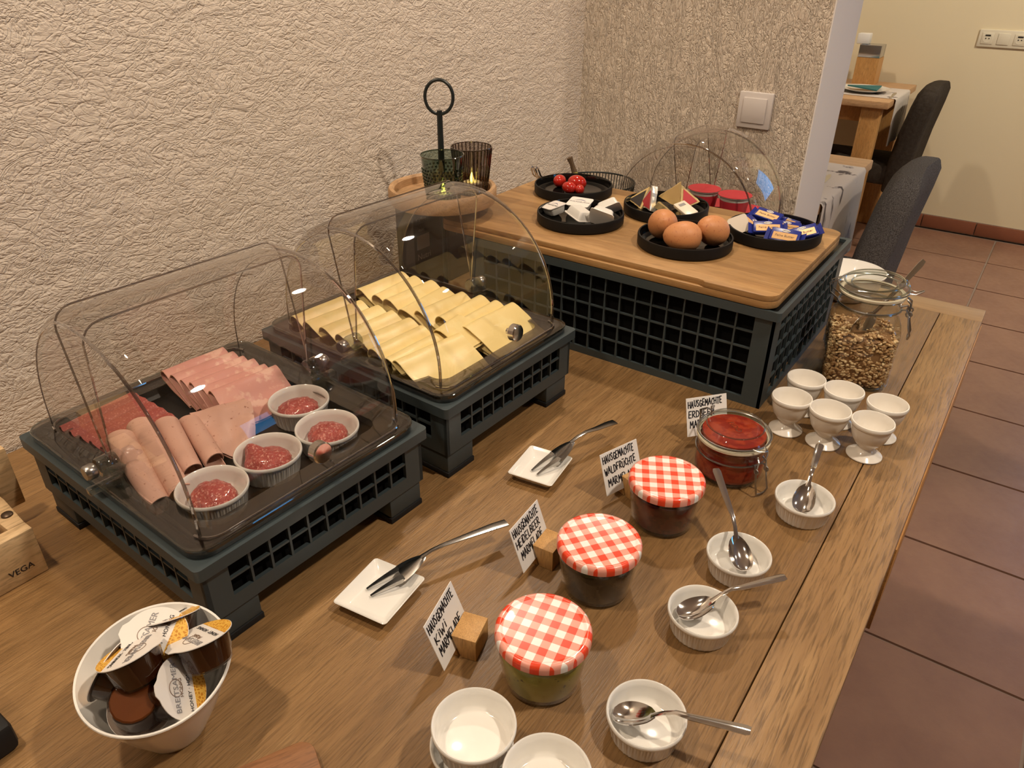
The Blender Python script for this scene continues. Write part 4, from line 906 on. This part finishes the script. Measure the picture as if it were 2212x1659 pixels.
def candle(x, y, z, H, r1, label, mt, kind):
    t = thing('candle_glass', label, 'candle glass', (x, y, z))
    n = 64; rows = 24; prof = [(r1*.72+(r1-r1*.72)*(i/rows)**.8, .002+(H-.002)*i/rows) for i in range(rows+1)]
    if kind == 'rib': rf = lambda i, a_: 1
    else: rf = lambda i, a_: 1
    k = B(); k.lathe([(.0001, .0), (r1*.70, 0)]+prof, n, lambda i, a_: rf(i, a_) if i > 1 else 1, cap=False); g = k.o('glass', mt, t)
    k = B(); k.tube(ring_pts(r1*(1.01 if kind != 'rib' else 1.02), H), .0011, 6, closed=True); k.o('glass_lip', mt, g)
    if kind == 'dot':
        k = B()
        for q in range(11):
            zz = .006+q*.0058; rr = r1*.72+(r1-r1*.72)*((zz-.002)/(H-.002))**.8
            for j in range(30): a_ = 2*pi*(j+.5*(q % 2))/30; k.ball((rr*cos(a_), rr*sin(a_), zz), (.0022, .0022, .0022), 6, 4)
        ko = k.o('hobnail_dots', mt, g); ko['kind'] = 'stuff'
    if kind == 'rib':
        for j in range(30):
            a_ = 2*pi*j/30; k = B(); k.tube([(q[0]*1.02*cos(a_), q[0]*1.02*sin(a_), q[1]) for q in prof[::4]], .0012, 5); k.o('rib', mt, g)
    B().lathe([(.017, .003), (.018, .004), (.018, .018), (.016, .020), (.0001, .0195)], 28).o('tealight', 'candle', t)
    B().lathe([(.0001, .0195), (.0035, .021), (.0040, .026), (.0018, .034), (.0001, .038)], 12).o('flame_bulb', 'led', t)
candle(-.857, 1.0125, .2226, .0865, .0372, 'green hobnail candle glass with yellow tealight on the tray', 'green_glass', 'dot')
candle(-.862, 1.1010, .2226, .0835, .0366, 'smoky ribbed candle glass with yellow tealight on the tray', 'smoke_glass', 'rib')
# cartons behind the cheese
def carton(x, y, w, d, h, label, m1, lines):
    t = thing('carton', label, 'carton', (x, y, .0003)); B().box(-d/2, d/2, -w/2, w/2, 0, h).o('box', m1, t, bev=.001)
    for s, sz, z, yy in lines: text(s, sz, 'print_pale', t, (d/2+.0003, yy, z), (pi/2, 0, pi/2))
carton(-.985, 1.086, .085, .045, .185, 'dark brown carton with pale print under the tray stand', 'carton', [('Kaffee', .012, .160, -.02), ('mild', .010, .140, -.02), ('Nutri', .018, .085, -.015)])
t0 = bpy.data.objects['carton']; B().box(-.0003, .0003, -.018, .018, -.014, .014).o('pale_patch', 'print_pale', t0, (.0230, -.016, .115), smooth=False)
carton(-.990, 1.200, .080, .040, .135, 'grey carton with pale print behind the serving board corner', 'carton_grey', [('HAFER', .012, .10, 0)])
# wire basket with a banana, tongs
BX, BY, BR = -.872, 1.600, .090
t = thing('wire_basket', 'round black wire basket behind the tomato dish', 'basket', (BX, BY, .0003))
ks = B(); ks.tube(ring_pts(BR, .132, 48), .0022, 6, closed=True); ks.o('rim_wire', 'black_metal', t); B().tube(ring_pts(BR*.55, .004, 40), .0022, 6, closed=True).o('base_ring', 'black_metal', t)
wm = None
for j in range(72):
    a_ = 2*pi*j/72
    if wm is None: o = B().tube([(BR*.55, 0, .004), (BR*.80, 0, .045), (BR*.95, 0, .09), (BR, 0, .132)], .0011, 5).o('wire', 'black_metal', t); wm = o.data
    else: o = bpy.data.objects.new('wire', wm); COL.objects.link(o); o.parent = t
    o.rotation_euler = (0, 0, a_)
t = thing('banana', 'green-yellow banana with brown stem in the wire basket', 'banana', (BX-.03, BY+.0, .06))
B().tube([(.095, -.04, -.01), (.05, -.03, -.012), (0, -.012, .012), (-.020, -.005, .05), (-.032, -.002, .085)], [.008, .016, .017, .013, .007], 10).o('peel', 'banana', t); B().tube([(-.032, -.002, .085), (-.040, -.004, .106), (-.045, -.007, .120)], [.007, .0055, .0075], 8).o('stem', 'banana_tip', t)
t = thing('serving_tongs', 'slim chrome tongs leaning beside the tomato dish', 'tongs', (-.862, 1.345, ZB+.0008))
k = B()
for q in (0, .011): k.tube([(-.006+q, .030, .0025), (-.008+q, .0, .003), (-.010+q, -.024, .020), (-.011+q, -.030, .034), (-.008+q, -.031, .038), (-.004+q, -.030, .034), (-.003+q, -.023, .020), (.0+q, .0, .003), (.002+q, .030, .0025)], .0018, 6)
k.o('wire_loops', 'chrome', t)

# ------------------------------------------------------------------ left edge: wooden stand, black crate corner, brown board
t = thing('wooden_stand', 'pale wooden stand with a screw and burnt-in lettering', 'stand', (-.845, .175, .0003), radians(0))
def oblk(pts, z0, z1, name, parent, mt='pale_wood', bev=.0015): return B().prism(pts, z0, z1).o(name, mt, parent, bev=bev)
fo = oblk([(.045, -.16), (.048, .046), (.030, .046), (.027, -.16)], 0, .062, 'front_board', t)
text('VEGA', .0105, 'ink', fo, (.0483, .0215, .0185), (pi/2, 0, pi/2-.0146))
oblk([(-.057, -.16), (-.055, .079), (-.073, .079), (-.075, -.16)], .028, .108, 'back_board', t)
oblk([(-.055, .028), (.0298, .028), (.0298, .046), (-.030, .052), (-.055, .052)], .045, .062, 'cross_rail', t)
oblk([(-.057, -.10), (.0298, -.10), (.0298, -.02), (-.057, -.02)], .0, .045, 'base_block', t)
B().lathe([(.0062, 0), (.0060, .0018), (.004, .0032), (.0001, .0036)], 20).o('screw', 'screw', t, (.004, .040, .062))
t = thing('black_stand', 'corner of a matt black plastic stand on the table edge', 'stand', (-.66, .055, .0003))
B().box(-.15, .066, -.16, .040, 0, .032).o('body', 'rubber', t, bev=.006); B().box(-.14, .056, -.15, .030, .032, .040).o('top_step', 'rubber', t, bev=.004)
t = thing('cutting_board', 'dark brown wooden board with a rounded corner', 'board', (-.36, .165, .0003), radians(-27))
B().prism(rrect(.06, .06, .014, 6), 0, .011).o('board', 'brown_board', t, bev=.002)

# ------------------------------------------------------------------ dining area behind
def dtable(name, label, x0, x1, y0, y1, top, leg, thk=.032):
    t = thing(name, label, 'table', ((x0+x1)/2, (y0+y1)/2, 0)); w, d = (x1-x0)/2, (y1-y0)/2
    B().box(-w, w, -d, d, -thk, 0).o('table_top', top, t, bev=.004)
    for sx in (-1, 1):
        for sy in (-1, 1): B().box(-.045, .045, -.03, .03, -T+.001, -thk-.0002).o('leg', leg, t, (sx*(w-.075), sy*(d-.05), 0), bev=.004)
    for sy in (-1, 1): B().box(-w+.12, w-.12, -.012, .012, -.11, -thk-.0002).o('apron', leg, t, (0, sy*(d-.09), 0))
dtable('dining_table', 'oak dining table against the yellow far wall', -1.75, -.688, 4.05, 4.72, 'table_wood', 'warm_wood')
dtable('dining_table', 'pale dining table with a streaked runner beside the grey chair', -1.6, -.487, 2.13, 2.84, 'table_wood', 'smooth_white')
def runner_cloth(label, x0, x1, y0, y1, hang):
    k = B(); P = []
    for i in range(30):
        v = i/29; y = y0+(y1-y0)*v; row = [Vector((x0+(x1-x0)*j/10, y, .0024)) for j in range(11)]
        row += [Vector((x1+.006+.006*q+.004*sin(v*14)*q, y, .0024-hang*q)) for q in (.03, .2, .4, .6, .8, 1)]; P.append(row)
    k.sheet(P, .0012); o = k.o('table_runner', 'runner', ang=1.2); o.location = (0, 0, T); tag(o, label, 'table runner')
runner_cloth('white runner with dark streaks hanging over the near pale table', -.9, -.484, 2.20, 2.70, .28)
runner_cloth('white runner hanging over the far oak table end', -1.2, -.685, 4.16, 4.50, .22)
def plate_set(x, y, label): 
    o = B().lathe([(.06, 0), (.065, .002), (.115, .016), (.118, .018), (.112, .0175), (.066, .005), (.0001, .004)], 48).o('plate', 'porcelain'); o.location = (x, y, T+.0028); tag(o, label, 'plate')
plate_set(-.86, 4.30, 'white plate on the far oak table'); plate_set(-.68, 2.42, 'white plate on the near pale table')
o = B().prism([(-.09, -.05), (.09, -.05), (.0, .09)], .0202, .026).o('napkin', 'petrol'); o.location = (-.84, 4.30, T+.0008); o.rotation_euler = (0, 0, -.5); tag(o, 'folded petrol napkin on the far plate', 'napkin')
o = B().prism([(-.08, -.045), (.08, -.045), (.0, .08)], .0202, .026).o('napkin', 'petrol'); o.location = (-.66, 2.42, T+.0008); tag(o, 'folded petrol napkin on the near plate', 'napkin')
for x, y, l in ((-.545, 2.44, 'gold-toned knife beside the near plate'), (-.715, 4.26, 'steel knife beside the far plate')):
    t = thing('table_knife', l, 'knife', (x, y, .0032), radians(4)); k = B(); P = [[Vector((w*(2*j/4-1), yy, .0)) for j in range(5)] for yy, w in ((-.10, .004), (-.09, .006), (-.02, .005), (0, .007), (.06, .009), (.10, .004))]; k.sheet(P, .0018); k.o('blade', 'cutlery_steel', t)
t = thing('cutlery_box', 'orange wooden box of cutlery on the far table', 'box', (-.925, 4.60, .001))
k = B(); 
for bx in ((-.055, .055, -.055, -.045, 0, .13), (-.055, .055, .045, .055, 0, .13), (-.055, -.045, -.045, .045, 0, .13), (.045, .055, -.045, .045, 0, .13), (-.045, .045, -.045, .045, 0, .01)): k.box(*bx)
k.o('box', 'warm_wood', t, smooth=False)
B().box(-.054, .054, -.054, .054, .131, .19).o('steel_insert', 'cutlery_steel', t, bev=.002)
o = B().box(-.03, .03, -.03, .03, 0, .05).o('napkin_block', 'card_white', bev=.004); o.location = (-.975, 4.60, T+.001+.19+.0005); tag(o, 'white paper block standing on the cutlery box', 'napkins')
def chair(label, x, y, mt, wt, rz=0):
    """upholstered chair; seat towards -x, raked high back at +x, base point under the back"""
    t = thing('dining_chair', label, 'chair', (x, y, -T), rz)
    ls = []; w = .205
    for zz, xo, tk, ww in ((.32, .0, .050, .19), (.43, .002, .055, .195), (.58, .018, .054, .202), (.72, .042, .052, .204), (.78, .053, .048, .196), (.806, .058, .036, .172), (.815, .061, .028, .150)):
        p = []
        for i in range(24):
            a_ = 2*pi*i/24; cx, cy = cos(a_), sin(a_); e = .35
            px = math.copysign(abs(cx)**e, cx)*tk; py = math.copysign(abs(cy)**e, cy)*ww; p.append((xo+px-.018*(1-(py/ww)**2), py, zz))
        ls.append(p)
    B().loops(ls).o('backrest', mt, t, ang=1.0)
    B().box(-.42, -.03, -.175, .175, .35, .45).o('seat', mt, t, bev=.02)
    for sx, sy in ((-.39, -.14), (-.39, .14), (.0, -.14), (.0, .14)): B().box(sx-.02, sx+.02, sy-.02, sy+.02, .001, .35).o('leg', wt, t, bev=.003)
chair('grey flecked upholstered chair at the near pale table', -.358, 2.545, 'chair_grey', 'carton')
chair('dark brown upholstered chair at the far oak table', -.592, 4.31, 'chair_brown', 'carton')
